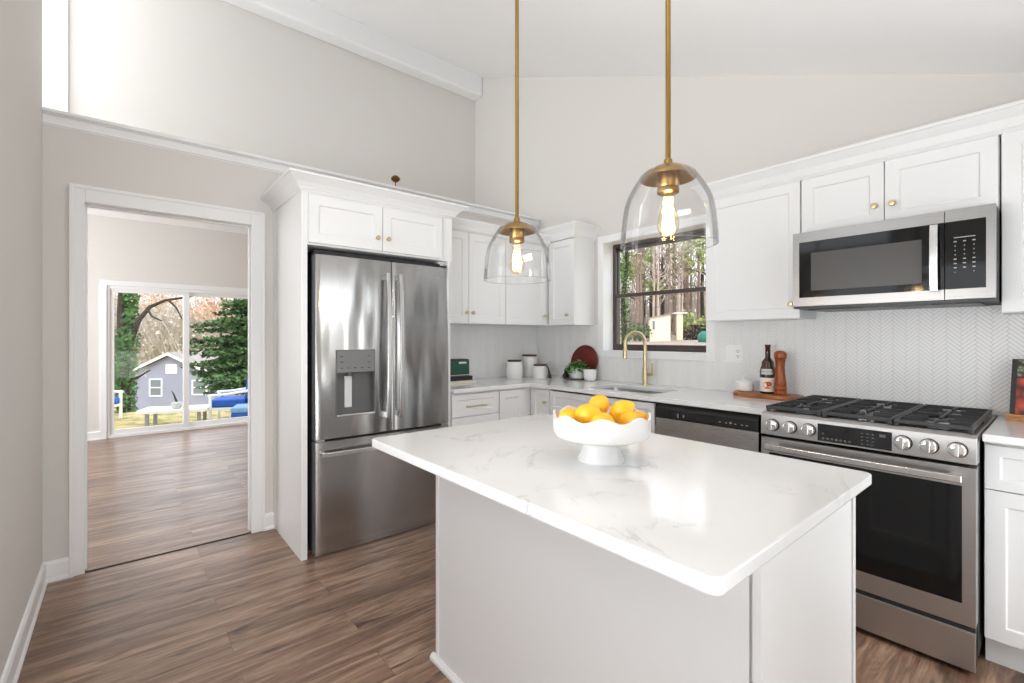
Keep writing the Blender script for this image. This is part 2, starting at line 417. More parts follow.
for xa, xb, ya, yb in ((SX0-.05, SX0, SY0-.05, SY1+.05), (SX1, SX1+.05, SY0-.05, SY1+.05), (SX0, SX1, SY0-.05, SY0), (SX0, SX1, SY1, SY1+.05)):
    w.prism([(xa, CZ(xa)-.012), (xb, CZ(xb)-.012), (xb, CZ(xb)+.13), (xa, CZ(xa)+.13)], 'y', ya, yb)
struct(w.build('trim_added_skylight', 'white_trim'))  # frame of the added skylight
struct(MB().box(-1.09, -.93, -5.4, 0, 4.09, 4.345).build('trim_ridge_beam', 'white_trim', bevel=.02, seg=4))
struct(MB().box(-1.09, -1.06, -4.3, -3.54, 2.455, 4.4).build('trim_post', 'white_trim'))
# ledge cap above the doorway wall
w = MB(); w.box(-.02, .012, YD, 0, 2.405, 2.452); w.box(-.06, .022, YD, 0, 2.452, 2.458); w.box(-.10, .034, YD, 0, 2.458, 2.478)
struct(w.build('trim_ledge', 'white_trim', bevel=.003))
# doorway casing and jamb lining
w = MB()
for y0, y1 in ((-3.463, -3.400), (-2.592, -2.512)):
    w.box(0, .016, y0, y1, 0, 2.107)
w.box(0, .016, -3.400, -2.592, 2.018, 2.107)
w.box(.016, .024, -3.463, -3.444, 0, 2.107).box(.016, .024, -2.531, -2.512, 0, 2.107).box(.016, .024, -3.444, -2.531, 2.088, 2.107)
w.box(-.125, .0, -3.425, -3.405, 0, 2.035).box(-.125, .0, -2.585, -2.565, 0, 2.035).box(-.125, .0, -3.405, -2.585, 2.018, 2.035)
w.box(-.075, -.045, -2.597, -2.585, 0, 2.018).box(-.075, -.045, -3.405, -3.393, 0, 2.018).box(-.075, -.045, -3.393, -2.597, 2.006, 2.018)
struct(w.build('trim_doorway', 'white_trim', bevel=.003))
struct(MB().box(-.012, .004, -3.405, -2.585, 0, .003).build('trim_threshold', 'dark_gap'))
bprof = [(0, 0), (.022, 0), (.022, .012), (.014, .022), (.014, .092), (.008, .104), (0, .108)]
struct(MB().sweep(bprof, [(XE, YD), (0, YD), (0, -3.463)]).build('baseboard_left', 'white_trim'))
struct(MB().sweep(bprof, [(0, -2.512), (0, -2.452)]).build('baseboard_back', 'white_trim'))
struct(MB().sweep(bprof, [(FX, -5.25), (FX, -3.465)]).build('baseboard_far', 'white_trim'))
def sempty(name, loc=(0, 0, 0)):
    o = bpy.data.objects.new(name, None); COL.objects.link(o); o.location = loc; o['kind'] = 'structure'; return o
# ---- kitchen window above the sink
wi = sempty('window_1', (1.296, 0, 1.112))
X0, X1, Z0, Z1 = .831, 1.762, 1.164, 2.106
w = MB(); w.box(.777, X0, -.018, 0, 1.112, 2.164).box(X1, 1.820, -.018, 0, 1.112, 2.164).box(X0, X1, -.018, 0, Z1, 2.164).box(X0, X1, -.018, 0, 1.112, Z0)
w.box(X0-.001, X0+.006, -.018, .13, Z0, Z1).box(X1-.006, X1+.001, -.018, .13, Z0, Z1).box(X0+.006, X1-.006, -.018, .13, Z1-.006, Z1).box(X0+.006, X1-.006, -.018, .13, Z0, Z0+.006)
w.build('window_casing', 'white_trim', wi, bevel=.003)
w = MB(); a, b, c, d = X0+.006, X1-.006, Z0+.006, Z1-.006
w.box(a, a+.028, .118, .185, c, d).box(b-.028, b, .118, .185, c, d).box(a+.028, b-.028, .118, .185, d-.03, d).box(a+.028, b-.028, .118, .185, c, c+.022)
w.build('window_frame', 'bronze_frame', wi, bevel=.002)
for nm, yy, za, zb in (('lower_sash', .122, c+.022, 1.662), ('upper_sash', .150, 1.632, d-.03)):
    w = MB(); l, r = a+.028, b-.028
    w.box(l, l+.008, yy, yy+.024, za, zb).box(r-.008, r, yy, yy+.024, za, zb).box(l+.008, r-.008, yy, yy+.024, za, za+.03).box(l+.008, r-.008, yy, yy+.024, zb-.03, zb)
    f = w.build(nm, 'bronze_frame', wi, bevel=.002)
    MB().box(l+.008, r-.008, yy+.010, yy+.014, za+.03, zb-.03).build('window_pane', 'window_glass', f)
# ---- sliding glass door in the next room
do = sempty('door_1', (FX, -2.55, 0))
w = MB(); w.box(FX, FX+.018, -3.465, -3.40, 0, 2.008).box(FX, FX+.018, -1.70, -1.635, 0, 2.008).box(FX, FX+.018, -3.40, -1.70, 1.943, 2.008)
w.build('door_casing', 'white_trim', do, bevel=.003)
w = MB(); w.box(FX-.13, FX, -3.40, -3.372, 0, 1.943).box(FX-.13, FX, -1.728, -1.70, 0, 1.943).box(FX-.13, FX, -3.372, -1.728, 1.905, 1.943).box(FX-.13, FX, -3.372, -1.728, 0, .035)
w.build('door_frame', 'white_trim', do, bevel=.002)
for nm, xx, ya, yb in (('sliding_panel', FX-.055, -3.372, -2.53), ('fixed_panel', FX-.10, -2.60, -1.728)):
    w = MB(); st = .045
    w.box(xx, xx+.035, ya, ya+st, .035, 1.905).box(xx, xx+.035, yb-st-.02, yb, .035, 1.905).box(xx, xx+.035, ya+st, yb-st-.02, 1.86, 1.905).box(xx, xx+.035, ya+st, yb-st-.02, .035, .10)
    f = w.build(nm, 'white_trim', do, bevel=.002)
    MB().box(xx+.014, xx+.02, ya+st, yb-st-.02, .10, 1.86).build('glass_pane', 'window_glass', f)
# ---- patio door out of frame, where daylight enters; later windows are added for light
do = sempty('door_2', (XE, -1.17, 0)); w = MB()
for ya, yb in ((EY0, EY0+.07), (EY1-.07, EY1), (-1.19, -1.15)): w.box(XE+.03, XE+.10, ya, yb, 0, EZ1)
w.box(XE+.03, XE+.10, EY0, EY1, EZ1-.07, EZ1).box(XE+.03, XE+.10, EY0, EY1, 0, .10)
w.build('door_frame', 'white_trim', do)
MB().box(XE+.06, XE+.065, EY0+.07, EY1-.07, .10, EZ1-.07).build('glass_pane', 'window_glass', do)
w = MB(); w.box(XE-.015, XE, EY0-.08, EY0, 0, EZ1+.08).box(XE-.015, XE, EY1, EY1+.08, 0, EZ1+.08).box(XE-.015, XE, EY0, EY1, EZ1, EZ1+.08)
w.build('door_casing', 'white_trim', do)
wi = sempty('added_window_2', (2.35, YD, DZ0)); w = MB()  # unseen window added to let the side fill in
for a, b in ((DX0, DX0+.06), (DX1-.06, DX1), (2.32, 2.38)): w.box(a, b, YD-.10, YD-.04, DZ0, DZ1)
w.box(DX0, DX1, YD-.10, YD-.04, DZ0, DZ0+.06).box(DX0, DX1, YD-.10, YD-.04, DZ1-.06, DZ1)
w.build('window_frame', 'white_trim', wi)
w = MB(); w.box(DX0-.07, DX0, YD, YD+.015, DZ0-.07, DZ1+.07).box(DX1, DX1+.07, YD, YD+.015, DZ0-.07, DZ1+.07).box(DX0, DX1, YD, YD+.015, DZ1, DZ1+.07).box(DX0, DX1, YD, YD+.015, DZ0-.07, DZ0)
w.build('window_casing', 'white_trim', wi)
wi = sempty('added_window_3', (1.75, YD, GZ0)); w = MB()  # unseen gable window added to let in more light
for a, b in ((GX0, GX0+.05), (GX1-.05, GX1)): w.box(a, b, YD-.10, YD-.04, GZ0, GZ1)
w.box(GX0, GX1, YD-.10, YD-.04, GZ0, GZ0+.05).box(GX0, GX1, YD-.10, YD-.04, GZ1-.05, GZ1)
w.build('window_frame', 'white_trim', wi)
wi = sempty('added_window_4', (XE, -3.075, .15)); w = MB()  # unseen window added for the low fill outside it
for ya, yb in ((-3.45, -3.40), (-2.75, -2.70)): w.box(XE+.03, XE+.10, ya, yb, .15, 2.0)
for za, zb in ((.15, .20), (1.055, 1.095), (1.95, 2.0)): w.box(XE+.03, XE+.10, -3.40, -2.75, za, zb)
w.build('window_frame', 'white_trim', wi)
w = MB(); w.box(XE-.015, XE, -3.52, -3.45, .08, 2.07).box(XE-.015, XE, -2.70, -2.63, .08, 2.07).box(XE-.015, XE, -3.45, -2.70, 2.0, 2.07).box(XE-.015, XE, -3.45, -2.70, .08, .15)
w.build('window_casing', 'white_trim', wi)
# ---- herringbone tile backsplash: every tile a small raised slab
def clip(poly, x0, x1, z0, z1):
    for ax, lim, sg in ((0, x0, 1), (0, x1, -1), (1, z0, 1), (1, z1, -1)):
        out = []
        for i in range(len(poly)):
            p, q = poly[i-1], poly[i]; dp = sg*(p[ax]-lim); dq = sg*(q[ax]-lim)
            if dp*dq < 0:
                tt = dp/(dp-dq); out.append((p[0]+tt*(q[0]-p[0]), p[1]+tt*(q[1]-p[1])))
            if dq >= 0: out.append(q)
        poly = out
        if len(poly) < 3: return []
    return poly
def herringbone(mb, regions, wt=.0150, n=5, gap=.0016, th=.004):
    xs = [r for q in regions for r in q[:2]]; zs = [r for q in regions for r in q[2:]]
    cx, cz = (min(xs)+max(xs))/2, (min(zs)+max(zs))/2; R = int((max(xs)-min(xs)+1)/wt)
    c = math.sqrt(.5); g = gap/2/wt
    for k in range(-R, R):
        for j in range(-R//n, R//n+1):
            for x, y, a, b in ((k+2*n*j, k, n, 1), (k+2*n*j, k-2*n+1, 1, n)):
                # only tiles near the band
                mxm = ((x+a/2)-(y+b/2))*c*wt; mzm = ((x+a/2)+(y+b/2))*c*wt
                if abs(mzm) > (max(zs)-min(zs))/2+.1 or abs(mxm) > (max(xs)-min(xs))/2+.1: continue
                P = [(x+g, y+g), (x+a-g, y+g), (x+a-g, y+b-g), (x+g, y+b-g)]
                P = [(cx+(p-q)*c*wt, cz+(p+q)*c*wt) for p, q in P]
                for r in regions:
                    Q = clip(P, *r)
                    if len(Q) >= 3:
                        T = [mb.vert((p, -.003-th, q)) for p, q in Q]; B = [mb.vert((p, -.003, q)) for p, q in Q]
                        mb.cur = 1; mb.face(T)
                        for i in range(len(Q)): mb.face((T[i], B[i], B[(i+1) % len(Q)], T[(i+1) % len(Q)]))
CT = .911
regs = [(.0, .777, CT, 1.392), (.777, 1.820, CT, 1.112), (1.820, XE, CT, 1.46)]
w = MB()
for r in regs: w.cur = 0; w.box(r[0], r[1], -.004, 0, r[2], r[3])
herringbone(w, regs); struct(w.build('trim_backsplash_right', ['grout', 'tile']))
regs = [(-1.425, -.008, CT, 1.392)]
w = MB(RA)
for r in regs: w.cur = 0; w.box(r[0], r[1], -.004, 0, r[2], r[3])
herringbone(w, regs); struct(w.build('trim_backsplash_back', ['grout', 'tile']))
# ================================================================== cabinets
def frame_of(run): return MB(RA) if run == 'A' else MB()
def rpos(run, x, y, z): return (RA @ Vector((x, y, z))) if run == 'A' else Vector((x, y, z))
def knob(run, x, yf, z, parent, name='knob', m='champagne_brass'):
    k = frame_of(run)
    k.lathe([(0, 0), (.0075, 0), (.006, .004), (.0055, .014), (.010, .018), (.0145, .022), (.0150, .027), (.012, .031), (.004, .0325), (0, .0325)], 18, (x, yf, z), Matrix.Rotation(PI/2, 4, 'X'))
    k.build(name, m, parent)
def pull(run, x0, x1, yf, z, parent):
    k = frame_of(run)
    k.tube([(x0, yf-.028, z), (x1, yf-.028, z)], .0055, 10)
    for x in (x0+.02, x1-.02): k.tube([(x, yf, z), (x, yf-.028, z)], .0045, 8)
    k.build('bar_pull', 'champagne_brass', parent)
def cabinet(name, label, run, x0, x1, z0, z1, yf, fronts, base=False, group=None, yb=-.002, crown=None):
    # yf: front plane of the doors; fronts: (kind, x0, x1, z0, z1, knob xz or pull)
    t = thing(name, rpos(run, (x0+x1)/2, (yb+yf)/2, z0 if not base else 0), label, 'cabinet', group)
    b = frame_of(run)
    if base:
        b.box(x0, x1, yf+.021, yb, .11, z1).box(x0+.003, x1-.003, yf+.08, yb, 0, .11)
    else: b.box(x0, x1, yf+.021, yb, z0, z1)
    b.build('cabinet_body', 'cabinet_white', t, bevel=.0015)
    if base:
        frame_of(run).box(x0+.001, x1-.001, yf+.062, yf+.079, 0, .109).build('toe_kick', 'cabinet_white', t)
    for f in fronts:
        kind, a, c, d, e = f[:5]
        m_ = frame_of(run).shaker(a, c, d, e, yf, rail=.057 if min(c-a, e-d) > .20 else .042)
        p = m_.build({'d': 'door', 'w': 'drawer', 'p': 'false_front'}[kind], 'cabinet_white', t, bevel=.0012, seg=1)
        if len(f) > 5 and f[5]:
            if kind == 'd': knob(run, f[5][0], yf, f[5][1], p)
            else: pull(run, f[5][0], f[5][1], yf, f[5][2], p)
    return t
# --- tall refrigerator surround with cabinet above
t = thing('refrigerator_cabinet', (.30, -1.94, 0), 'white cabinet with tall side panels and two short doors framing the refrigerator', 'cabinet')
MB().box(.001, .612, -2.452, -2.417, 0, 2.13).box(.001, .03, -2.457, -2.452, 0, 2.13).build('side_panel', 'cabinet_white', t, bevel=.0015)
MB().box(.001, .555, -1.508, -1.427, 0, 1.821).box(.555, .611, -1.462, -1.440, 0, 1.821).build('side_panel', 'cabinet_white', t, bevel=.0015)
MB().box(0, .611, -2.417, -1.427, 1.821, 2.13).build('cabinet_body', 'cabinet_white', t, bevel=.0015)
for a, b, kx in ((-2.414, -1.964, -2.003), (-1.960, -1.522, -1.930)):
    d = MB(RA).shaker(a, b, 1.832, 2.110, -.632).build('door', 'cabinet_white', t, bevel=.0012, seg=1)
    knob('A', kx, -.632, 1.908, d)
def crown_prof(z0, z1, p):
    h = z1-z0
    return [(-.02, z0), (.004, z0), (.010, z0+.10*h), (.016, z0+.16*h), (.016, z0+.22*h), (p*.45, z0+.50*h), (p*.86, z0+.80*h), (p*.90, z0+.84*h), (p, z0+.86*h), (p, z1), (-.02, z1)]
w = MB(); w.sweep(crown_prof(2.127, 2.214, .08), [(0, -2.457), (.614, -2.457), (.614, -1.425), (0, -1.425)])
w.box(0, .60, -2.44, -1.44, 2.13, 2.2); w.build('crown', 'cabinet_white', t)
# --- corner wall cabinets
UB = 1.39
cabinet('wall_cabinet', 'white two-door wall cabinet directly right of the refrigerator', 'A', -1.423, -.773, UB, 2.110, -.422,
        [('d', -1.420, -1.150, UB+.003, 2.103, (-1.176, 1.476)), ('d', -1.146, -.775, UB+.003, 2.103, (-1.118, 1.476))])
cabinet('wall_cabinet', 'white single-door wall cabinet in the corner above the canisters', 'A', -.771, -.003, UB, 2.110, -.422,
        [('d', -.769, -.300, UB+.003, 2.103, (-.335, 1.476))])
cabinet('wall_cabinet', 'narrow white wall cabinet with its side beside the window', 'B', .404, .7306, UB, 2.140, -.271,
        [('d', .426, .7286, UB+.003, 2.132, (.655, 1.476))])
w = MB(); w.sweep(crown_prof(2.105, 2.192, .055), [(.422, -1.423), (.422, -.18)]); w.sweep(crown_prof(2.138, 2.256, .065), [(.36, -.271), (.7306, -.271), (.7306, 0)])
w.box(.002, .41, -1.42, -.26, 2.112, 2.17); w.box(.36, .72, -.26, -.002, 2.142, 2.23)
tag(w.build('crown_molding', 'cabinet_white'), 'white crown molding along the top of the corner wall cabinets', 'crown molding')
# --- wall cabinets around the microwave
cabinet('wall_cabinet', 'white single-door wall cabinet between the window and the microwave', 'B', 1.882, 2.436, UB, 2.180, -.271,
        [('d', 1.884, 2.434, UB+.003, 2.172, (2.392, 1.474))])
cabinet('wall_cabinet', 'short white two-door cabinet mounted above the microwave', 'B', 2.439, 3.209, 1.848, 2.180, -.271,
        [('d', 2.442, 2.809, 1.856, 2.172, (2.774, 1.950)), ('d', 2.813, 3.206, 1.856, 2.172, (2.846, 1.950))])
cabinet('wall_cabinet', 'white wall cabinet right of the microwave at the edge of the photo', 'B', 3.213, 3.79, UB, 2.180, -.271,
        [('d', 3.216, 3.787, UB+.003, 2.172, (3.75, 1.474))])
w = MB(); w.sweep(crown_prof(2.172, 2.276, .065), [(1.882, 0), (1.882, -.271), (3.79, -.271)]); w.box(1.89, 3.79, -.26, -.002, 2.182, 2.25)
tag(w.build('crown_molding', 'cabinet_white'), 'long white crown molding above the microwave wall cabinets', 'crown molding')
# --- base cabinets
BT = .880
cabinet('base_cabinet', 'white drawer base cabinet with brass pulls next to the refrigerator', 'A', -1.424, -.987, 0, BT, -.602,
        [('w', -1.421, -.990, .704, .866, (-1.312, -1.130, .777)), ('w', -1.421, -.990, .412, .700, (-1.312, -1.130, .60)), ('w', -1.421, -.990, .115, .408, (-1.312, -1.130, .31))], True)
cabinet('base_cabinet', 'narrow white base cabinet filling the inside corner left of the sink run', 'A', -.985, -.002, 0, BT, -.602,
        [('d', -.982, -.720, .115, .866)], True)
cabinet('base_cabinet', 'small white base cabinet with one knob door left of the sink', 'B', .583, .819, 0, BT, -.66,
        [('d', .618, .817, .115, .866, (.782, .772))], True)
cabinet('sink_cabinet', 'white sink base cabinet with plain false front under the sink', 'B', .821, 1.752, 0, .70, -.66,
        [('p', .824, 1.749, .704, .866), ('d', .824, 1.284, .115, .700, (1.24, .62)), ('d', 1.288, 1.749, .115, .700, (1.31, .62))], True)
cabinet('base_cabinet', 'white base cabinet with drawer and door right of the range', 'B', 3.190, 3.795, 0, BT, -.645,
        [('w', 3.193, 3.792, .696, .866, (3.42, 3.56, .78)), ('d', 3.193, 3.792, .115, .692, (3.75, .62))], True)
# --- countertops and sink
def cut(o, mb):
    c = mb.build('cutter', 'quartz'); c.location = (0, 0, 0)
    m_ = o.modifiers.new('cut', 'BOOLEAN'); m_.object = c; m_.operation = 'DIFFERENCE'; m_.solver = 'EXACT'
    bpy.context.view_layer.update(); dg = bpy.context.evaluated_depsgraph_get()
    me = bpy.data.meshes.new_from_object(o.evaluated_get(dg)); o.modifiers.clear(); o.data = me
    bpy.data.objects.remove(c)
w = MB(); w.prism([(.001, -.008), (.001, -1.424), (.627, -1.424), (.627, -.685), (2.421, -.685), (2.421, -.008)], 'z', .882, CT)
top = w.build('countertop', 'quartz')
cut(top, MB().prism(srect(1.10, 1.67, -.562, -.205, .03), 'z', .8, 1.0))
bv = top.modifiers.new('bevel', 'BEVEL'); bv.width = .003; bv.segments = 2; bv.limit_method = 'ANGLE'
tag(top, 'white quartz L-shaped countertop running around the corner under the window', 'countertop')
w = MB().box(3.190, XE-.002, -.685, -.008, .882, CT)
tag(w.build('countertop', 'quartz', bevel=.003), 'short white quartz countertop right of the range under the cookbook', 'countertop')
t = thing('sink', (1.385, -.385, .70), 'stainless steel undermount sink set in the countertop below the window', 'sink')
w = MB(); o = srect(1.085, 1.685, -.577, -.19, .04); i = srect(1.10, 1.67, -.562, -.205, .035); b = srect(1.115, 1.655, -.547, -.22, .05)
n = len(o); L = [[w.vert((*p, z)) for p in pl] for pl, z in ((o, .70), (o, .882), (i, .882), (b, .71))]
for r1, r2 in zip(L, L[1:]):
    for k in range(n): w.face((r1[k], r1[(k+1) % n], r2[(k+1) % n], r2[k]), False)
w.face(L[0][::-1]); w.face(L[3]); w.build('basin', 'steel_sink', t, bevel=.0)
MB().lathe([(0, .711), (.02, .711), (.028, .7135), (.042, .7135), (.044, .7105)], 24, (1.385, -.30, 0)).build('drain', 'chrome', t)
# --- faucet
t = thing('faucet', (1.30, -.085, CT), 'brushed gold gooseneck kitchen faucet behind the sink', 'faucet')
MB().lathe([(0, CT), (.026, CT), (.026, CT+.008), (.021, CT+.014), (.0195, CT+.13), (.0195, CT+.135), (0, CT+.135)], 24, (1.30, -.085, 0)).build('faucet_body', 'champagne_brass', t)
pts = [(1.30, -.085, CT+.13), (1.30, -.085, CT+.30)]
rr = .085; dx, dy = -.45, -.893
for k in range(1, 13):
    a = PI*k/12; pts.append((1.30+dx*rr*(1-math.cos(a)), -.085+dy*rr*(1-math.cos(a)), CT+.325+rr*math.sin(a)-.0))
q = pts[-1]; pts.append((q[0], q[1], q[2]-.04))
MB().tube(pts, .0135, 14).build('gooseneck_spout', 'champagne_brass', t)
MB().tube([(q[0], q[1], q[2]-.04), (q[0], q[1], q[2]-.05), (q[0], q[1], q[2]-.115), (q[0], q[1], q[2]-.12)], [.0145, .0175, .0185, .014], 16).build('spray_head', 'champagne_brass', t)
w = MB(); w.tube([(1.30, -.085, CT+.085), (1.365, -.085, CT+.085)], .012, 12); w.tube([(1.365, -.085, CT+.082), (1.368, -.090, CT+.11), (1.372, -.095, CT+.175)], [.010, .0075, .0065], 12)
w.build('handle', 'champagne_brass', t)
# ================================================================== refrigerator
t = thing('refrigerator', (.32, -1.925, 0), 'stainless steel french door refrigerator with water dispenser inside the tall cabinet', 'refrigerator')
MB().box(.02, .556, -2.372, -1.520, .03, 1.752).build('refrigerator_body', 'gasket', t, bevel=.004)
MB().box(.10, .585, -2.372, -1.512, 1.7525, 1.80).build('top_cover', 'black', t)
MB().box(.06, .545, -2.35, -1.54, .0, .03).build('base_grille', 'black', t)
def curved_door(y0, y1, z0, z1, front, xb=.566, xf=.629, bow=.0055, n=14):
    P = [(xb, y1), (xb, y0)]; r = .006
    P += [(xf-r, y0), (xf-r*.3, y0+r*.3)]
    for k in range(n+1):
        u = k/n; P.append((xf+bow*(1-(2*u-1)**2), y0+r+(y1-y0-2*r)*u))
    P += [(xf-r*.3, y1-r*.3), (xf-r, y1)]
    w = MB(); w.cur = 1; w.prism(P, 'z', z0, z1)
    for j in range(len(w.f)-len(P), len(w.f)):
        if 2 <= j-(len(w.f)-len(P)) < len(P)-1: w.mi[j] = 0; w.sm[j] = True
    return w
d = curved_door(-2.379, -1.9035, .683, 1.768, 0).build('left_door', ['steel_fridge', 'grey_plastic'], t)
DY0, DY1, DZa, DZb = -2.262, -2.014, .806, 1.208
cut(d, MB().box(.585, .70, DY0, DY1, DZa, DZb))
d.data.set_sharp_from_angle(angle=math.radians(30))
# dispenser housing let into the left door
w = MB(); a, b = DY0+.001, DY1-.001
w.box(.572, .586, a, b, DZa, DZb).box(.586, .637, a, a+.008, DZa, DZb).box(.586, .637, b-.008, b, DZa, DZb).box(.586, .637, a+.008, b-.008, DZb-.006, DZb)
hs = w.build('dispenser_housing', 'housing_grey', d, bevel=.002)
cp = MB().box(.586, .6385, a+.006, b-.006, 1.070, DZb-.004).build('dispenser_panel', 'panel_grey', d, bevel=.003)
w = MB()
for yy, zz, ww in ((-2.228, 1.168, .016), (-2.228, 1.135, .020), (-2.228, 1.098, .012), (-2.186, 1.098, .010), (-2.144, 1.097, .018), (-2.102, 1.096, .012), (-2.058, 1.168, .012), (-2.058, 1.130, .012), (-2.058, 1.096, .012)):
    w.box(.6385, .6390, yy-ww/2, yy+ww/2, zz-.0025, zz+.0025)
w.build('panel_icons', 'gasket', cp)  # small icon dashes on the panel, not letters
MB().box(.586, .600, -2.195, -2.150, .855, 1.045).build('dispenser_paddle', 'light_grey', d, bevel=.003)
MB().lathe([(0, 1.072), (.012, 1.072), (.012, 1.052), (.007, 1.046), (0, 1.046)], 14, (.612, -2.172, 0)).build('water_spout', 'grey_plastic', d)
MB().box(.586, .642, a+.004, b-.004, DZa, DZa+.014).build('drip_tray', 'steel_handle', d, bevel=.003)
e = curved_door(-1.8995, -1.466, .683, 1.768, 0).build('right_door', ['steel_fridge', 'grey_plastic'], t)
w = MB(); w.lathe([(.0165, 0), (.0185, 0), (.0185, .0014), (.0165, .0014), (.0165, 0)], 28, (.6335, -1.566, 1.693), Matrix.Rotation(PI/2, 4, 'Y'))
w.lathe([(0, .0010), (.0165, .0010)], 28, (.6325, -1.566, 1.693), Matrix.Rotation(PI/2, 4, 'Y'))
for s_ in (1, -1):
    w.tube([(.6342, -1.566+s_*.001, 1.693+s_*.004), (.6342, -1.566-s_*.006, 1.693+s_*.008), (.6342, -1.566-s_*.009, 1.693+s_*.001), (.6342, -1.566-s_*.004, 1.693-s_*.004), (.6342, -1.566+s_*.002, 1.693-s_*.001)], .0011, 6)
w.build('round_emblem', 'mid_grey', e)
f = curved_door(-2.379, -1.466, .006, .667, 0).build('freezer_drawer', ['steel_drawer', 'grey_plastic'], t)
def bow_handle(y, z0, z1, par):
    w = MB(); n = 16; out = []; inn = []
    for k in range(n+1):
        u = k/n; zz = z0+(z1-z0)*u; xx = .664+.022*math.sin(PI*u)**.7
        out.append((xx+.012, zz)); inn.append((xx, zz))
    P = out+inn[::-1]
    w.prism(P, 'y', y-.012, y+.012)
    for zz in (z0+.02, z1-.02): w.box(.626, .670, y-.009, y+.009, zz-.018, zz+.018)
    w.build('handle', 'steel_handle', par, bevel=.003)
bow_handle(-1.944, .772, 1.690, d); bow_handle(-1.858, .772, 1.690, e)
w = MB(); n = 16; P = []; Q = []
for k in range(n+1):
    u = k/n; yy = -2.352+(.853)*u; xx = .664+.016*math.sin(PI*u)**.7; P.append((xx+.014, yy)); Q.append((xx, yy))
w.prism(P+Q[::-1], 'z', .586, .612)
for yy in (-2.335, -1.516): w.box(.626, .672, yy-.017, yy+.017, .590, .608)
w.build('handle', 'steel_handle', f, bevel=.003)
for yy in (-2.35, -1.50):
    MB().box(.586, .622, yy-.022, yy+.022, 1.769, 1.785).build('hinge_cover', 'black', t, bevel=.004)
    MB().box(.57, .630, yy-.026, yy+.026, .669, .681).build('center_hinge', 'steel_handle', t, bevel=.002)

# ================================================================== dishwasher
t = thing('dishwasher', (2.07, -.33, 0), 'built-in dishwasher with black control strip and steel door left of the range', 'dishwasher')
MB().box(1.757, 2.372, -.62, -.02, .09, .876).box(1.77, 2.36, -.56, -.02, 0, .09).build('dishwasher_body', 'black', t)
d = MB().box(1.760, 2.369, -.662, -.620, .115, .782).build('door', 'steel_dark', t, bevel=.003)
c = MB().prism([(-.664, .784), (-.664, .842), (-.648, .872), (-.62, .872), (-.62, .784)], 'x', 1.760, 2.369).build('control_strip', 'black', t, bevel=.002)
MB().box(1.86, 2.14, -.6655, -.664, .796, .834).build('pocket_handle', 'black_gloss', c)
w = MB()
for k, x in enumerate((2.165, 2.20, 2.225, 2.25, 2.285, 2.31)): w.box(x-.006, x+.006, -.6647, -.664, .808, .8125 if k != 2 else .818)
w.box(1.91, 1.916, -.6662, -.6655, .80, .825).box(1.945, 1.953, -.6662, -.6655, .806, .82)
w.build('button_icons', 'icon_grey', c)  # plain icon bars for the buttons, not letters

# ================================================================== gas range
RX0, RX1 = 2.425, 3.184
t = thing('gas_range', ((RX0+RX1)/2, -.40, 0), 'stainless steel slide-in gas range with black grates and six knobs', 'stove')
MB().box(RX0+.004, RX1-.004, -.70, -.012, .05, .885).box(RX0+.03, RX1-.03, -.68, -.05, 0, .05).build('range_body', 'gasket', t)
w = MB(); w.box(RX0, RX1, -.752, -.012, .886, .912); ck = w.build('cooktop', 'steel_range', t, bevel=.004)
MB().box(RX0+.03, RX1-.03, -.715, -.05, .912, .9145).build('burner_tray', 'black_gloss', ck, bevel=.001)
w = MB(); w.prism([(-.776, .803), (-.772, .902), (-.756, .913), (-.735, .9135), (-.70, .90), (-.70, .803)], 'x', RX0, RX1)
pn = w.build('control_panel', 'steel_range', t, bevel=.002)
tilt = math.atan2(.004, .099)
PY = lambda z: -.776+(z-.803)*.004/.099
RP = Matrix.Rotation(PI/2-tilt, 4, 'X')
def slab(mb, x0, x1, z0, z1, th):
    i = [mb.vert((x, PY(z)-o_, z)) for o_ in (th, -.001) for x, z in ((x0, z0), (x1, z0), (x1, z1), (x0, z1))]
    mb.face(i[:4])
    for k in range(4): mb.face((i[k], i[4+k], i[4+(k+1) % 4], i[(k+1) % 4]))
w = MB(); slab(w, 2.670, 2.936, .811, .888, .002); ds = w.build('display', 'black_gloss', pn)
w = MB()
for k in range(7): slab(w, 2.688+k*.0165, 2.697+k*.0165, .820, .828, .0024)
slab(w, 2.688, 2.694, .842, .848, .0024)
for r in range(4):
    for c in range(3): slab(w, 2.832+c*.019, 2.839+c*.019, .822+r*.015, .8255+r*.015, .0024)
slab(w, 2.895, 2.915, .862, .874, .0024)
w.build('display_icons', 'icon_dim', ds)  # plain icon blocks on the display, not letters
for kx in (2.480, 2.557, 2.635, 2.972, 3.051, 3.132):
    z = .853; c0 = Vector((kx, PY(z), z))
    rg = MB().lathe([(0, -.001), (.030, -.001), (.030, .004), (.028, .005), (0, .005)], 28, c0, RP).build('knob_ring', 'black', pn)
    w = MB(); w.lathe([(0, .004), (.0255, .004), (.0275, .010), (.0270, .022), (.0245, .0285), (.020, .030), (0, .030)], 28, c0, RP)
    R_ = Matrix.Translation(c0) @ RP
    w.mx = R_; w.box(-.0065, .0065, -.0225, .0225, .030, .040); w.mx = Matrix.Identity(4)
    kb = w.build('knob', 'chrome', pn, bevel=.0015)
    w = MB(R_ @ Matrix.Translation(Vector((0, 0, 0)))); 
    for a in range(-3, 4):
        q = math.radians(90+a*24); w.box(.034*math.cos(q)-.0008, .034*math.cos(q)+.0008, .034*math.sin(q)-.0008, .034*math.sin(q)+.0008, -.001, .0006)
    w.build('dial_marking', 'slot', kb)
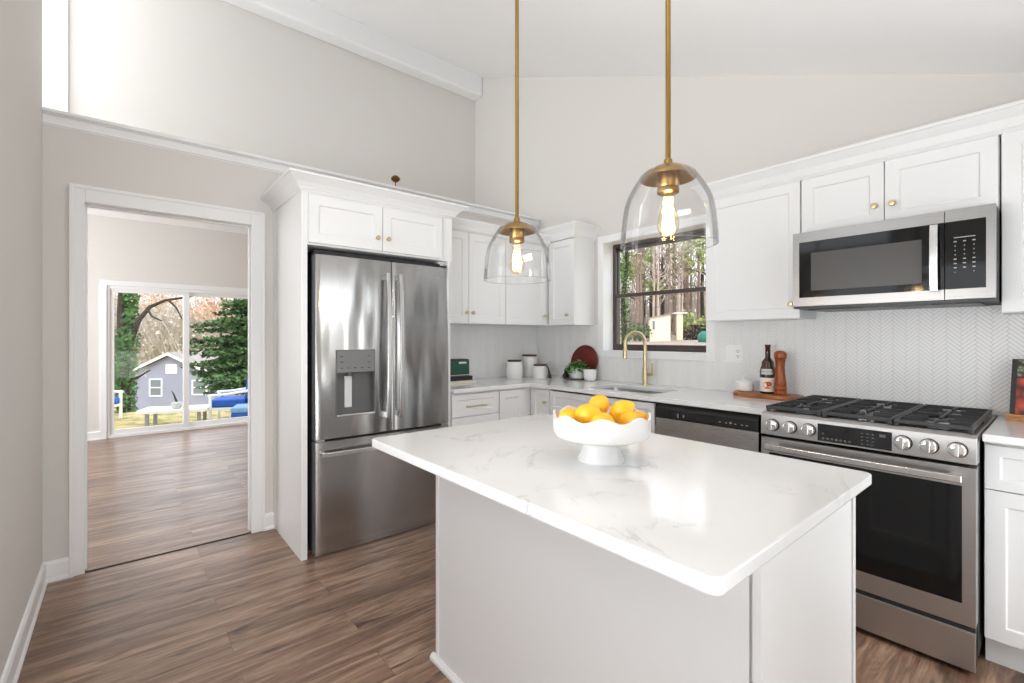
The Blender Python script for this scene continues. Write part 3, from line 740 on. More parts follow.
# oven door
DYF = -.776
w = MB(); wx0, wx1, wz0, wz1 = RX0+.040, RX1-.040, .272, .718
w.box(RX0+.003, wx0, DYF, -.702, .192, .790).box(wx1, RX1-.003, DYF, -.702, .192, .790).box(wx0, wx1, DYF, -.702, .192, wz0).box(wx0, wx1, DYF, -.702, wz1, .790)
od = w.build('oven_door', 'steel_range', t)
MB().box(wx0, wx1, DYF+.001, DYF+.010, wz0, wz1).build('oven_window', 'oven_black', od)
w = MB(); n = 18; P = []; Q = []
for k in range(n+1):
    u = k/n; xx = RX0+.035+(RX1-RX0-.07)*u; yy = -.826-.014*math.sin(PI*u)**.6; P.append((xx, yy)); Q.append((xx, yy+.014))
w.prism(P+Q[::-1], 'z', .738, .766)
for xx in (RX0+.055, RX1-.055): w.box(xx-.02, xx+.02, -.826, DYF+.002, .742, .762)
w.build('handle', 'steel_handle', od, bevel=.004)
MB().box(RX0+.006, RX1-.006, -.768, -.702, .02, .190).build('drawer_gap', 'dark_gap', t)
MB().box(RX0+.003, RX1-.003, DYF, -.768, .024, .172).build('storage_drawer', 'steel_range', t, bevel=.003)
# burners
for bx, by, br_ in ((2.555, -.56, .045), (2.555, -.22, .036), (2.805, -.39, .055), (3.055, -.56, .045), (3.055, -.22, .036)):
    b_ = MB().lathe([(0, .914), (br_*1.25, .914), (br_*1.2, .920), (br_, .922), (br_*.98, .928), (0, .928)], 24, (bx, by, 0)).build('burner', 'mid_grey', ck)
    MB().lathe([(br_*.95, .9275), (br_*.95, .932), (br_*.8, .9345), (0, .935)], 24, (bx, by, 0)).build('burner_cap', 'matte_iron', b_)
# three cast iron grates
for gx0, gx1 in ((RX0+.012, 2.672), (2.678, 2.930), (2.936, RX1-.012)):
    w = MB(); y0, y1, zt, th = -.742, -.075, .942, .014
    def bar(p, q, wd=.011, h=.016):
        p, q = Vector(p), Vector(q); d_ = (q-p).normalized(); s_ = Vector((-d_.y, d_.x, 0))*wd/2
        v_ = [w.vert((p+s_*a+Vector((0, 0, -h*c)))[:]) if b == 0 else w.vert((q+s_*a+Vector((0, 0, -h*c)))[:]) for b, a, c in ((0, -1, 0), (0, 1, 0), (1, 1, 0), (1, -1, 0), (0, -1, 1), (0, 1, 1), (1, 1, 1), (1, -1, 1))]
        for ff in ((0, 1, 2, 3), (7, 6, 5, 4), (0, 4, 5, 1), (1, 5, 6, 2), (2, 6, 7, 3), (3, 7, 4, 0)): w.face([v_[k] for k in ff])
    for y in (y0, y1, (y0+y1)/2): bar((gx0, y, zt), (gx1, y, zt))
    for x in (gx0+.005, gx1-.005): bar((x, y0, zt), (x, y1, zt))
    mx_ = (gx0+gx1)/2
    for cy_ in (((y0+y1)/2-.17, (y0+y1)/2+.17)):
        for dx_, dy_ in ((-1, 0), (1, 0), (0, 1), (0, -1)):
            ex, ey = mx_+dx_*(gx1-gx0)/2*.98, cy_+dy_*.16
            bar((mx_+dx_*.03, cy_+dy_*.03, zt), (ex, ey, zt), .010)
        for dx_, dy_ in ((-1, 1), (1, 1), (1, -1), (-1, -1)):
            bar((mx_+dx_*.04, cy_+dy_*.06, zt), (mx_+dx_*(gx1-gx0)/2*.96, cy_+dy_*.06, zt), .008)
    for x in (gx0+.008, gx1-.008):
        for y in (y0+.008, y1-.008, (y0+y1)/2): w.box(x-.008, x+.008, y-.008, y+.008, .9146, zt-.005)
    w.build('grate', 'matte_iron', t, bevel=.002, seg=1)

# ================================================================== microwave
MX0, MX1, MZ0, MZ1, MY = 2.453, 3.209, 1.437, 1.842, -.433
t = thing('microwave', ((MX0+MX1)/2, -.22, MZ0), 'stainless steel over-the-range microwave with black window and keypad', 'microwave')
MB().box(MX0, MX1, -.398, -.01, MZ0, MZ1).build('microwave_body', 'gasket', t, bevel=.003)
MB().box(MX0+.05, MX1-.05, -.36, -.06, MZ0-.006, MZ0).box(MX0+.30, MX0+.55, -.40, -.37, MZ0-.004, MZ0).build('bottom_vent', 'black', t)
sx = 3.052
w = MB(); wx0, wx1, wz0, wz1 = MX0+.030, sx, 1.494, 1.790
w.box(MX0, wx0, MY, -.399, MZ0+.012, MZ1).box(wx0, wx1, MY, -.399, MZ0+.012, wz0).box(wx0, wx1, MY, -.399, wz1, MZ1)
md = w.build('door', 'steel_micro', t)
MB().box(wx0, wx1, MY+.001, -.40, wz0, wz1).build('door_window', 'oven_black', md)
MB().box(wx0+.055, wx1-.075, MY+.0003, MY+.001, wz0+.035, wz1-.062).build('mesh_screen', 'screen_dark', md)
w = MB(); P = []; Q = []
for k in range(13):
    u = k/12; zz = 1.486+(1.782-1.486)*u; yy = MY-.034-.010*math.sin(PI*u)**.7; P.append((yy, zz)); Q.append((yy+.012, zz))
w.prism(P+Q[::-1], 'x', 3.008, 3.036)
for zz in (1.50, 1.768): w.box(3.012, 3.032, MY-.03, MY+.002, zz-.012, zz+.012)
w.build('handle', 'steel_handle', md, bevel=.003)
w = MB(); kx1 = 3.181
w.box(sx+.003, kx1, MY, -.399, MZ0+.012, wz0).box(sx+.003, kx1, MY, -.399, wz1, MZ1).box(kx1, MX1, MY, -.399, MZ0+.012, MZ1)
mp_ = w.build('control_panel', 'steel_micro', t)
kp = MB().box(sx+.003, kx1, MY+.001, -.40, wz0, wz1).build('keypad', 'oven_black', mp_)
w = MB(); w.box(3.083, 3.149, MY, MY+.001, 1.716, 1.719)
rng = random.Random(4)
for c in range(3):
    for r in range(8):
        if c == 1 and r > 6: continue
        ww = .009 if r in (0, 4, 6, 5) else .003
        x = 3.087+c*.029; z = 1.700-r*.019; w.box(x-ww/2, x+ww/2, MY, MY+.001, z-.002, z+.0025)
w.build('keypad_marks', 'icon_grey', kp)  # small bars standing for buttons and a display line
MB().box(MX0+.002, MX1-.002, MY+.006, -.399, MZ0, MZ0+.010).build('lower_vent_strip', 'black', t)

# ================================================================== island
IX0, IX1, IY0, IY1 = 1.803, 3.022, -2.279, -1.669
t = thing('kitchen_island', ((IX0+IX1)/2, (IY0+IY1)/2, 0), 'white painted kitchen island base with flat panels in the middle of the room', 'island')
MB().box(IX0+.02, IX1-.02, IY0+.012, IY1-.03, 0, .884).build('island_body', 'island_white', t)
MB().box(IX0+.019, IX1-.026, IY0+.004, IY0+.012, 0, .884).build('front_panel', 'island_white', t)
MB().box(IX0, IX0+.019, IY0, IY1, 0, .884).build('end_panel', 'island_white', t, bevel=.002)
MB().box(IX1-.019, IX1, IY0, IY1, 0, .884).build('end_panel', 'island_white', t, bevel=.002)
MB().box(IX1-.002, IX1+.004, IY1-.022, IY1, 0, .884).build('edge_strip', 'island_white', t, bevel=.001)
w = MB(); sp_ = [(0, 0), (.018, 0), (.018, .012), (.010, .022), (0, .024)]
w.sweep(sp_, [(IX0, IY1), (IX0, IY0), (IX1-.022, IY0+.004)] if False else [(IX0, IY1), (IX0, IY0)])
w.sweep(sp_, [(IX0-.018, IY0+.002), (IX1-.022, IY0+.002)])
w.build('shoe_molding', 'island_white', t)
for k in range(3):
    a = IX0+.022+k*.393
    mb = MB(Matrix.Translation(Vector((0, 0, 0))) @ Matrix.Rotation(PI, 4, 'Z')); mb.shaker(-(a+.388), -a, .115, .862, -(IY1-.009))
    d = mb.build('door', 'island_white', t, bevel=.0012, seg=1)
    kn = MB().lathe([(0, 0), (.0075, 0), (.0055, .012), (.0145, .022), (.012, .031), (0, .0325)], 16, (a+.35, IY1-.009, .79), Matrix.Rotation(-PI/2, 4, 'X')).build('knob', 'champagne_brass', d)
w = MB(); w.prism(srect(1.780, 3.064, -2.542, -1.661, .022, 6), 'z', .8845, .914)
tag(w.build('island_countertop', 'quartz', bevel=.004), 'white veined quartz countertop overhanging the kitchen island', 'countertop')

# ================================================================== pendant lights
def pendant(px, py, zr, label):
    H, R = .222, .126; zc = CZ(px)
    t = thing('pendant_light', (px, py, zr), label, 'pendant light', None)
    w = MB(); ctrl = [(0, 1.), (.03, .992), (.068, .965), (.10, .93), (.123, .885), (.15, .785), (.175, .665), (.192, .575), (.202, .515)]; prof = []
    def cr(p0, p1, p2, p3, t_): return .5*(2*p1+(p2-p0)*t_+(2*p0-5*p1+4*p2-p3)*t_*t_+(3*p1-p0-3*p2+p3)*t_**3)
    for i in range(len(ctrl)-1):
        q = [ctrl[max(0, i-1)], ctrl[i], ctrl[i+1], ctrl[min(len(ctrl)-1, i+2)]]
        for k in range(4 if i < len(ctrl)-2 else 5): prof.append((R*cr(*[a[1] for a in q], k/4), zr+cr(*[a[0] for a in q], k/4)))
    inner = [(r-.0018, z-.0008 if i else z) for i, (r, z) in enumerate(prof)]
    w.lathe(prof[::-1]+inner, 56, (px, py, 0)); gs = w.build('glass_shade', 'shade_glass', t)
    MB().lathe([(R-.001+.0017*math.cos(2*PI*k/8), zr+.0012*math.sin(2*PI*k/8)) for k in range(9)], 64, (px, py, 0)).build('glass_rim', 'rim_glass', gs)
    rt = prof[-1][0]; zt = prof[-1][1]
    cap = MB().lathe([(0, zt+.018), (.012, zt+.018), (.03, zt+.014), (.055, zt+.003), (rt+.006, zt-.012), (rt+.008, zt-.020), (rt+.005, zt-.020), (.05, zt-.006), (0, zt-.004)], 40, (px, py, 0)).build('brass_cap', 'brass', t)
    MB().lathe([(0, zt-.004), (.029, zt-.004), (.029, zt-.040), (.0275, zt-.044), (.029, zt-.048), (.029, zt-.058), (.022, zt-.062), (0, zt-.062)], 28, (px, py, 0)).build('socket', 'brass', t)
    MB().lathe([(0, zt+.016), (.013, zt+.016), (.011, zt+.032), (.007, zt+.036), (.007, zc-.02), (0, zc-.02)], 16, (px, py, 0)).build('rod', 'brass', t)
    MB().lathe([(0, zc-.03), (.055, zc-.03), (.062, zc-.022), (.062, zc-.0), (0, zc-.0)], 32, (px, py, 0)).build('ceiling_canopy', 'brass', t)
    zb = zt-.060
    bl = MB().lathe([(.012, zb), (.0125, zb-.012), (.017, zb-.032), (.024, zb-.058), (.0285, zb-.080), (.0275, zb-.097), (.020, zb-.110), (.009, zb-.1165), (0, zb-.118)], 28, (px, py, 0)).build('bulb', 'bulb_glass', t)
    w = MB(); n = 6
    for k in range(n):
        a0, a1 = 2*PI*k/n, 2*PI*(k+.5)/n
        p0 = (px+.011*math.cos(a0), py+.011*math.sin(a0), zb-.030); p1 = (px+.015*math.cos(a1), py+.015*math.sin(a1), zb-.098)
        p2 = (px+.011*math.cos(2*PI*(k+1)/n), py+.011*math.sin(2*PI*(k+1)/n), zb-.030)
        w.tube([p0, p1, p2], .0011, 5)
    w.build('filament', 'filament', bl)
    MB().lathe([(.004, zb), (.004, zb-.025), (.002, zb-.04), (0, zb-.095)], 10, (px, py, 0)).build('glass_stem', 'bulb_glass', bl)
    l = bpy.data.lights.new('bulb_light', 'POINT'); l.energy = 1.2; l.color = (1, .78, .52); l.shadow_soft_size = .018
    o = bpy.data.objects.new('bulb_light', l); COL.objects.link(o); o.location = (0, 0, zb-.07-zr); o.parent = t
pendant(2.079, -2.09, 1.498, 'clear glass dome pendant on a brass rod nearer the refrigerator')
pendant(2.707, -2.09, 1.533, 'clear glass dome pendant on a brass rod in front of the window')

# ================================================================== bowl of lemons
bx, by, bz = 2.508, -2.128, .914
t = thing('pedestal_bowl', (bx, by, bz), 'white footed bowl with wavy rim holding lemons on the island', 'bowl')
MB().lathe([(0, bz), (.068, bz), (.069, bz+.006), (.060, bz+.022), (.054, bz+.045), (.056, bz+.066), (.060, bz+.070), (0, bz+.070)], 48, (bx, by, 0)).build('foot', 'bowl_white', t)
w = MB(); n = 96; prof = [(0, .066), (.060, .066), (.118, .069), (.136, .076), (.1425, .088), (.1435, .110), (.1435, 1.), (.1375, 1.), (.137, .110), (.130, .092), (.10, .082), (0, .080)]
rings = []
for r, z in prof:
    if r == 0: rings.append([w.vert((bx, by, bz+z))]); continue
    rings.append([w.vert((bx+r*math.cos(2*PI*k/n), by+r*math.sin(2*PI*k/n), bz+(z if z < 1 else .139+.0075*math.cos(8*2*PI*k/n+.6)))) for k in range(n)])
for a, b in zip(rings, rings[1:]):
    for k in range(n):
        l = (k+1) % n
        if len(a) == 1: w.face((a[0], b[l], b[k]), True)
        elif len(b) == 1: w.face((a[k], a[l], b[0]), True)
        else: w.face((a[k], a[l], b[l], b[k]), True)
w.build('bowl', 'bowl_white', t)
CAMV = Vector((3.3997, -3.2387, 1.2828)); FW = Vector((-.7727, .6348, 0)); RT = Vector((.6348, .7727, 0))
def view_point(u, d, z): # plan position seen in direction u at distance d (used to survey where things stand)
    p = CAMV+FW*d+RT*d*(u-503.9)/463.37; return Vector((p.x, p.y, z))
w = MB(); pf = []
for k in range(17):
    a = PI*k/16; r = math.sin(a)**.92; z = -math.cos(a); pf.append((.0325*r, .0385*z+(.006*(z-.93)/.07 if z > .93 else (.003*(z+.95)/.05 if z < -.95 else 0))))
pf[0] = (0, pf[0][1]); pf[-1] = (0, pf[-1][1])
lem = None
for i, (u, z, d, sc, rx, rz, lab) in enumerate((
        (588, 1.057, 1.350, 1.0, 1.45, .9, 'large lemon at the front centre of the heap in the white bowl'),
        (599, 1.077, 1.410, .93, 1.3, 2.4, 'topmost lemon at the back of the heap in the white bowl'),
        (622, 1.062, 1.375, 1.0, .9, 1.2, 'lemon with its tip upward at the right of the heap'),
        (602, 1.040, 1.318, .92, 1.5, .9, 'lemon lying low behind the front dip of the bowl rim'),
        (569, 1.043, 1.385, .90, 1.45, 2.4, 'lemon resting against the left front rim of the bowl'),
        (629, 1.040, 1.345, .90, 1.5, .2, 'lemon lying low at the right front of the bowl'),
        (638, 1.030, 1.415, .85, 1.4, 1.9, 'small lemon touching the right rim of the bowl'),
        (574, 1.030, 1.460, .85, 1.4, .8, 'half hidden lemon at the left back rim of the bowl'))):
    if lem is None:
        for j in range(1): w.lathe(pf, 28)
        lem = w.build('lemon', 'lemon'); o = lem
    else: o = copy_tree(lem)
    o.location = view_point(u, d, z); o.rotation_euler = (rx, 0, rz+.88); o.scale = (sc,)*3
    tag(o, lab, 'lemon', 'lemons in the white bowl')

# ================================================================== things on the counters
def canister(x, y, r, h, label, shoulder=.012, lidr=None):
    t = thing('canister', (x, y, CT), label, 'canister', 'canisters in the counter corner'); z = CT; lr = lidr or r*.9
    hb = h-.016
    MB().lathe([(0, z), (r*.93, z), (r, z+.008), (r, z+hb-shoulder*2.2), (r*.985, z+hb-shoulder), (lr*1.02, z+hb), (lr*.9, z+hb), (0, z+hb)], 40, (x, y, 0)).build('canister_body', 'ceramic', t)
    MB().lathe([(0, z+hb), (lr, z+hb), (lr+.002, z+hb+.003), (lr+.002, z+h-.003), (lr, z+h), (0, z+h)], 40, (x, y, 0)).build('lid', 'lid_wood', t)
    return t
canister(.172, -.462, .078, .165, 'medium round white canister with dark wood lid nearest the refrigerator', .022, .062)
canister(.125, -.232, .066, .208, 'tallest white canister with wide dark wood lid in the middle', .004, .068)
c3 = canister(.335, -.300, .064, .128, 'smallest white canister with dark lid and a handled scoop', .012, .052)
w = MB(); w.tube([(.385, -.262, CT+.118), (.396, -.250, CT+.095), (.404, -.245, CT+.055), (.408, -.243, CT+.03)], [.005, .007, .009, .013], 10); w.tube([(.408, -.243, CT+.034), (.412, -.241, CT+.0)], [.012, .018], 12)
w.lathe([(.010, -.004), (.014, 0), (.010, .004), (.007, 0), (.010, -.004)], 14, (.381, -.260, CT+.121), Matrix.Rotation(PI/2, 4, 'X'))
tag(w.build('scoop', 'dark_wood', None, smooth=50), 'dark wooden scoop leaning at the side of the smallest canister', 'scoop')
# books and green box beside the refrigerator
def book(x0, x1, y0, y1, z0, z1, cover, label, cat='book'):
    t = thing('book', ((x0+x1)/2, (y0+y1)/2, z0), label, cat, 'books beside the refrigerator')
    w = MB(); w.box(x0, x1, y0, y1, z0, z0+.003).box(x0, x1, y0, y1, z1-.003, z1).box(x1-.003, x1, y0, y1, z0+.003, z1-.003); w.build('cover', cover, t, bevel=.001)
    MB().box(x0+.004, x1-.003, y0+.004, y1-.004, z0+.003, z1-.003).build('pages', 'paper', t)
book(.06, .31, -1.27, -1.0, CT, CT+.020, 'book_cream', 'cream book lying flat at the bottom of the short stack')
book(.07, .272, -1.26, -1.005, CT+.020, CT+.055, 'book_black', 'black book lying on the cream book under the green box')
z = CT+.055
t = thing('recipe_box', (.14, -1.08, z), 'dark green tin box with rounded top corners standing on the books', 'box')
def rrect(y0, y1, z0, z1, r, n=5): return [(y0, z0), (y1, z0)]+[(y1-r+r*math.cos(math.radians(90*k/n)), z1-r+r*math.sin(math.radians(90*k/n))) for k in range(n+1)]+[(y0+r-r*math.sin(math.radians(90*k/n)), z1-r+r*math.cos(math.radians(90*k/n))) for k in range(n+1)]
MB().box(.08, .190, -1.17, -.975, z, z+.006).build('base', 'book_cream', t)
MB().prism(rrect(-1.168, -.977, z+.006, z+.135, .018), 'x', .082, .186).build('box_shell', 'book_black', t, bevel=.002)
MB().prism(rrect(-1.163, -.984, z+.010, z+.125, .012), 'x', .186, .189).build('front_panel', 'green_tin', t)
MB().box(.189, .192, -1.085, -1.012, z+.098, z+.113).build('label_plate', 'paper', t)
# plant, cup, round board, small ornament by the sink
zz = CT
tr = MB().lathe([(0, zz), (.095, zz), (.098, zz+.004), (.095, zz+.009), (0, zz+.009)], 40, (.625, -.135, 0)).build('tray', 'stone_dark')
tag(tr, 'thin round dark slate tray under the potted plant', 'tray')
t = thing('potted_plant', (.640, -.130, zz+.009), 'small leafy green plant in a white pot left of the sink', 'plant'); zz += .009
MB().lathe([(0, zz), (.050, zz), (.056, zz+.006), (.062, zz+.088), (.062, zz+.093), (.057, zz+.093), (.054, zz+.078), (0, zz+.078)], 36, (.640, -.130, 0)).build('pot', 'ceramic', t)
MB().lathe([(0, zz+.0785), (.0535, zz+.0785), (.05, zz+.083), (0, zz+.085)], 24, (.640, -.130, 0)).build('soil', 'soil', t)
rng = random.Random(3); w = MB(); w2 = MB()
for k in range(300):
    a = rng.uniform(0, 2*PI); rr = .115*math.sqrt(rng.random()); hh = zz+.085+rng.uniform(.005, .085)*(1-.35*rr/.09)-.03*(rr/.1)**2
    p = Vector((.640+rr*math.cos(a)*1.05, -.130+rr*math.sin(a)*.8, hh)); d = Vector((math.cos(a+rng.uniform(-.8, .8)), math.sin(a+rng.uniform(-.8, .8)), rng.uniform(-.3, .7))).normalized()
    s_ = d.cross(Vector((rng.uniform(-.4, .4), rng.uniform(-.4, .4), 1))).normalized(); L = rng.uniform(.022, .040); nn = s_.cross(d)*.003
    q = w if rng.random() < .6 else w2
    q.poly([p-d*L*.5, p-d*L*.1+s_*L*.36-nn, p+d*L*.3+s_*L*.24, p+d*L*.6, p+d*L*.3-s_*L*.24, p-d*L*.1-s_*L*.36-nn])
fo = w.build('foliage', 'leaf', t); fo2 = w2.build('pale_leaves', 'leaf_light', t)
w = MB()
for k in range(22):
    a = rng.uniform(0, 2*PI); r0, r1 = rng.uniform(0, .03), rng.uniform(.03, .08)
    w.tube([(.640+r0*math.cos(a), -.130+r0*math.sin(a), zz+.08), (.640+r1*.7*math.cos(a), -.130+r1*.7*math.sin(a), zz+.115), (.640+r1*math.cos(a), -.130+r1*math.sin(a), zz+rng.uniform(.12, .16))], .0014, 4)
w.build('stems', 'leaf', t)
zz = CT
t = MB().lathe([(0, zz), (.028, zz), (.045, zz+.010), (.053, zz+.034), (.055, zz+.092), (.0535, zz+.096), (.051, zz+.094), (.049, zz+.035), (.03, zz+.014), (0, zz+.013)], 36, (.808, -.158, 0)).build('cup', 'ceramic')
tag(t, 'small off-white cup with rounded base right of the potted plant', 'cup')
# dark red round board leaning on the tile
tl = math.radians(10); R_ = Matrix.Translation(Vector((.645, -.075, CT))) @ Matrix.Rotation(-tl, 4, 'X')
w = MB(R_); w.lathe([(0, -.009), (.148, -.009), (.152, -.005), (.152, .005), (.148, .009), (0, .009)], 56, (0, 0, .154), Matrix.Rotation(PI/2, 4, 'X'))
tag(w.build('round_board', 'red_wood'), 'round dark red wooden board leaning against the tile behind the plant', 'cutting board')
w = MB(); w.lathe([(0, CT), (.026, CT), (.033, CT+.012), (.031, CT+.030), (.018, CT+.044), (.014, CT+.060), (.017, CT+.070), (.010, CT+.080), (0, CT+.081)], 28, (.485, -.112, 0))
tag(w.build('ornament', 'dark_wood'), 'small dark brown turned wooden ornament left of the potted plant', 'ornament')
# outlet plate
t = thing('outlet_plate', (1.950, -.007, 1.170), 'white double wall plate with rocker switch and outlet on the tile', 'outlet')
MB().box(1.893, 2.009, -.0135, -.0065, 1.111, 1.229).build('plate', 'outlet_white', t, bevel=.002)
MB().box(1.908, 1.940, -.0165, -.0135, 1.137, 1.203).build('switch', 'light_grey', t, bevel=.002) if False else MB().box(1.908, 1.940, -.0165, -.0135, 1.137, 1.203).build('switch', 'outlet_white', t, bevel=.002)
rc = MB().box(1.962, 1.995, -.0155, -.0135, 1.137, 1.203).build('receptacle', 'outlet_white', t, bevel=.001)
w = MB()
for zc_ in (1.153, 1.187):
    w.box(1.9705, 1.9740, -.0159, -.0154, zc_, zc_+.010).box(1.9830, 1.9862, -.0159, -.0154, zc_+.001, zc_+.010); w.lathe([(0, 0), (.0034, 0), (.0034, .0005), (0, .0005)], 8, (1.9785, -.0154, zc_-.006), Matrix.Rotation(PI/2, 4, 'X'))
w.build('slots_marking', 'slot', rc)
# serving board with crock, bottle and mill
def blob(cx, cy, a, b, n=40, seed=1, wob=.02):
    r = random.Random(seed); ph = [r.uniform(0, 6.28) for _ in range(4)]; P = []
    for k in range(n):
        t_ = 2*PI*k/n; c, s_ = math.cos(t_), math.sin(t_); q = 3.2
        rr = (abs(c)**q+abs(s_)**q)**(-1/q); rr *= 1+wob*sum(math.sin((j+2)*t_+ph[j])/(j+1) for j in range(4))
        P.append((cx+a*rr*c, cy+b*rr*s_))
    return P
w = MB(); w.prism(blob(2.215, -.150, .195, .105, seed=5), 'z', CT, CT+.024)
tag(w.build('serving_board', 'board_wood', None, bevel=.004), 'live edge wooden board under the bottle, crock and mill', 'serving board')
zb = CT+.024
t = thing('salt_crock', (2.062, -.115, zb), 'small white lidded crock at the left end of the serving board', 'crock')
MB().lathe([(0, zb), (.044, zb), (.052, zb+.006), (.055, zb+.020), (.053, zb+.052), (.050, zb+.055), (0, zb+.055)], 36, (2.062, -.115, 0)).build('crock_body', 'ceramic', t)
MB().lathe([(0, zb+.055), (.051, zb+.055), (.052, zb+.059), (.045, zb+.066), (.012, zb+.071), (.006, zb+.074), (.006, zb+.082), (.010, zb+.088), (.009, zb+.096), (0, zb+.099)], 36, (2.062, -.115, 0)).build('lid', 'ceramic', t)
def bottle():
    x, y = 2.208, -.124
    t = thing('oil_bottle', (x, y, zb), 'brown glass bottle with white label and orange disc on the serving board', 'bottle')
    r = .046
    P = srect(x-r, x+r, y-r*.8, y+r*.8, .022, 5)
    MB().lathe([(0, zb), (.041, zb), (.045, zb+.005), (.045, zb+.135), (.042, zb+.155), (.036, zb+.172), (.0345, zb+.186), (.0335, zb+.196), (.022, zb+.212), (.0155, zb+.222), (.0145, zb+.285), (.0165, zb+.288), (.0165, zb+.303), (0, zb+.304)], 40, (x, y, 0)).build('bottle_glass', 'amber_glass', t)
    a0 = -.98-PI*.42*0
    fa = math.atan2(CAMV.y-y, CAMV.x-x)
    lb = MB().lathe([(.0455, zb+.012), (.0462, zb+.012), (.0462, zb+.098), (.0455, zb+.098)], 24, (x, y, 0), None, fa-1.25, fa+1.25).build('front_label', 'label_white', t)
    def disc(u0, v0, rad, off, name, m):
        w = MB(); c = None; ring = []
        for k in range(25):
            a = 2*PI*k/24; ring.append((u0+rad*math.cos(a), v0+rad*math.sin(a)))
        V = [w.vert((x+(.0462+off)*math.cos(fa+p/.0462), y+(.0462+off)*math.sin(fa+p/.0462), zb+q)) for p, q in ring[:-1]]; c = w.vert((x+(.0462+off)*math.cos(fa+u0/.0462), y+(.0462+off)*math.sin(fa+u0/.0462), zb+v0))
        for k in range(24): w.face((c, V[k], V[(k+1) % 24]))
        w.build(name, m, lb)
    disc(-.002, .052, .024, .0005, 'orange_disc', 'label_orange'); disc(.006, .060, .014, .0009, 'red_disc', 'label_red'); disc(.006, .060, .005, .0012, 'disc_center', 'label_orange')
    MB().lathe([(.0460, zb+.118), (.0463, zb+.120), (.0432, zb+.152), (.0425, zb+.152)], 24, (x, y, 0), None, fa-.9, fa+.6).build('neck_label', 'label_grey', t)
bottle()
x, y = 2.292, -.160
t = thing('pepper_mill', (x, y, zb), 'tall turned wooden pepper mill beside the brown bottle', 'pepper mill')
MB().lathe([(0, zb), (.033, zb), (.035, zb+.004), (.035, zb+.022), (.0325, zb+.026), (.035, zb+.030), (.035, zb+.048), (.0325, zb+.052), (.034, zb+.056), (.033, zb+.075), (.0265, zb+.125), (.0240, zb+.165), (.0265, zb+.200), (.030, zb+.215), (0, zb+.215)], 36, (x, y, 0)).build('mill_body', 'mill_wood', t)
MB().lathe([(0, zb+.216), (.028, zb+.216), (.034, zb+.222), (.0355, zb+.240), (.033, zb+.255), (.022, zb+.264), (.008, zb+.268), (0, zb+.268)], 36, (x, y, 0)).build('mill_head', 'mill_wood', t)
# cookbook on its stand
R_ = Matrix.Translation(Vector((3.375, -.135, CT))) @ Matrix.Rotation(math.radians(-6), 4, 'Z')
t = thing('book_stand', (3.375, -.135, CT), 'light wooden book stand with front ledge right of the range', 'book stand')
w = MB(R_); w.box(-.145, .145, -.055, .07, .0, .012); w.box(-.145, .145, -.063, -.049, .0, .030); w.build('ledge', 'stand_wood', t, bevel=.002)
R2 = R_ @ Matrix.Translation(Vector((0, .008, .012))) @ Matrix.Rotation(math.radians(-14), 4, 'X')
MB(R2).box(-.138, .138, .006, .016, 0, .24).build('back_rest', 'stand_wood', t, bevel=.002)
R3 = R_ @ Matrix.Translation(Vector((0, -.014, .0125))) @ Matrix.Rotation(math.radians(-14), 4, 'X')
t = thing('cookbook', (3.375, -.145, CT+.0125), 'black cookbook with a tomato dish on its cover propped on the stand', 'book')
w = MB(R3); w.box(-.140, .135, -.028, -.0255, .0, .262).box(-.140, .135, -.002, .0005, .0, .262).box(-.140, -.137, -.0255, -.002, .0, .262)
cv = w.build('cover', 'book_black', t, bevel=.001)
MB(R3).box(-.137, .131, -.0255, -.002, .003, .259).build('pages', 'paper', t)
MB(R3).box(-.122, .135, -.0288, -.0282, .004, .175).build('cover_picture', 'cover_photo', cv)
MB(R3).box(-.122, .135, -.0288, -.0282, .182, .258).build('cover_band', 'cover_herbs', cv)
# small brass finial on the ledge
w = MB(); fx, fy, fz = -.035, -1.545, 2.478
t = thing('brass_ornament', (fx, fy, fz), 'small dark brass ball on a thin stem on the ledge above the refrigerator', 'ornament')
MB().lathe([(0, fz), (.010, fz), (.010, fz+.004), (.004, fz+.007), (.004, fz+.058), (0, fz+.059)], 14, (fx, fy, 0)).build('stem', 'aged_brass', t)
MB().lathe([(0, -.027), (.017, -.024), (.031, -.013), (.037, 0), (.031, .013), (.017, .024), (0, .027)], 24, (fx, fy, fz+.080)).build('ball', 'aged_brass', t)

# ================================================================== outdoors
def sst(a, b, x): x = max(0, min(1, (x-a)/(b-a))); return x*x*(3-2*x)
def ground_z(x, y):
    west = -.34-.158*max(0, -x-9.5) if x > -42 else -.34-.158*32.5+.10*(-42-x)
    north = -.34+.041*max(0, y-1)
    k = sst(5, 14, y); return west*(1-k)+north*k
w = MB(); gx = [-110, -90, -75, -60, -50, -44, -40, -34, -28, -22, -17, -13, -11, -9.5, -8, -6, -4.6]; gy = [-60, -40, -25, -15, -10, -6, -3, 0, .25, 3, 5, 7, 9, 11, 14, 18, 24, 30, 38, 48, 60, 80, 110]
gx2 = gx+[-2, 2, 6, 12, 20, 40]
for ax, ay in ((gx, gy), (gx2[len(gx)-1:], [y for y in gy if y >= .25])):
    ids = [[w.vert((x, y, ground_z(x, y))) for y in ay] for x in ax]
    for i in range(len(ax)-1):
        for j in range(len(ay)-1): w.face((ids[i][j], ids[i+1][j], ids[i+1][j+1], ids[i][j+1]), True)
struct(w.build('ground', 'yard_ground'))
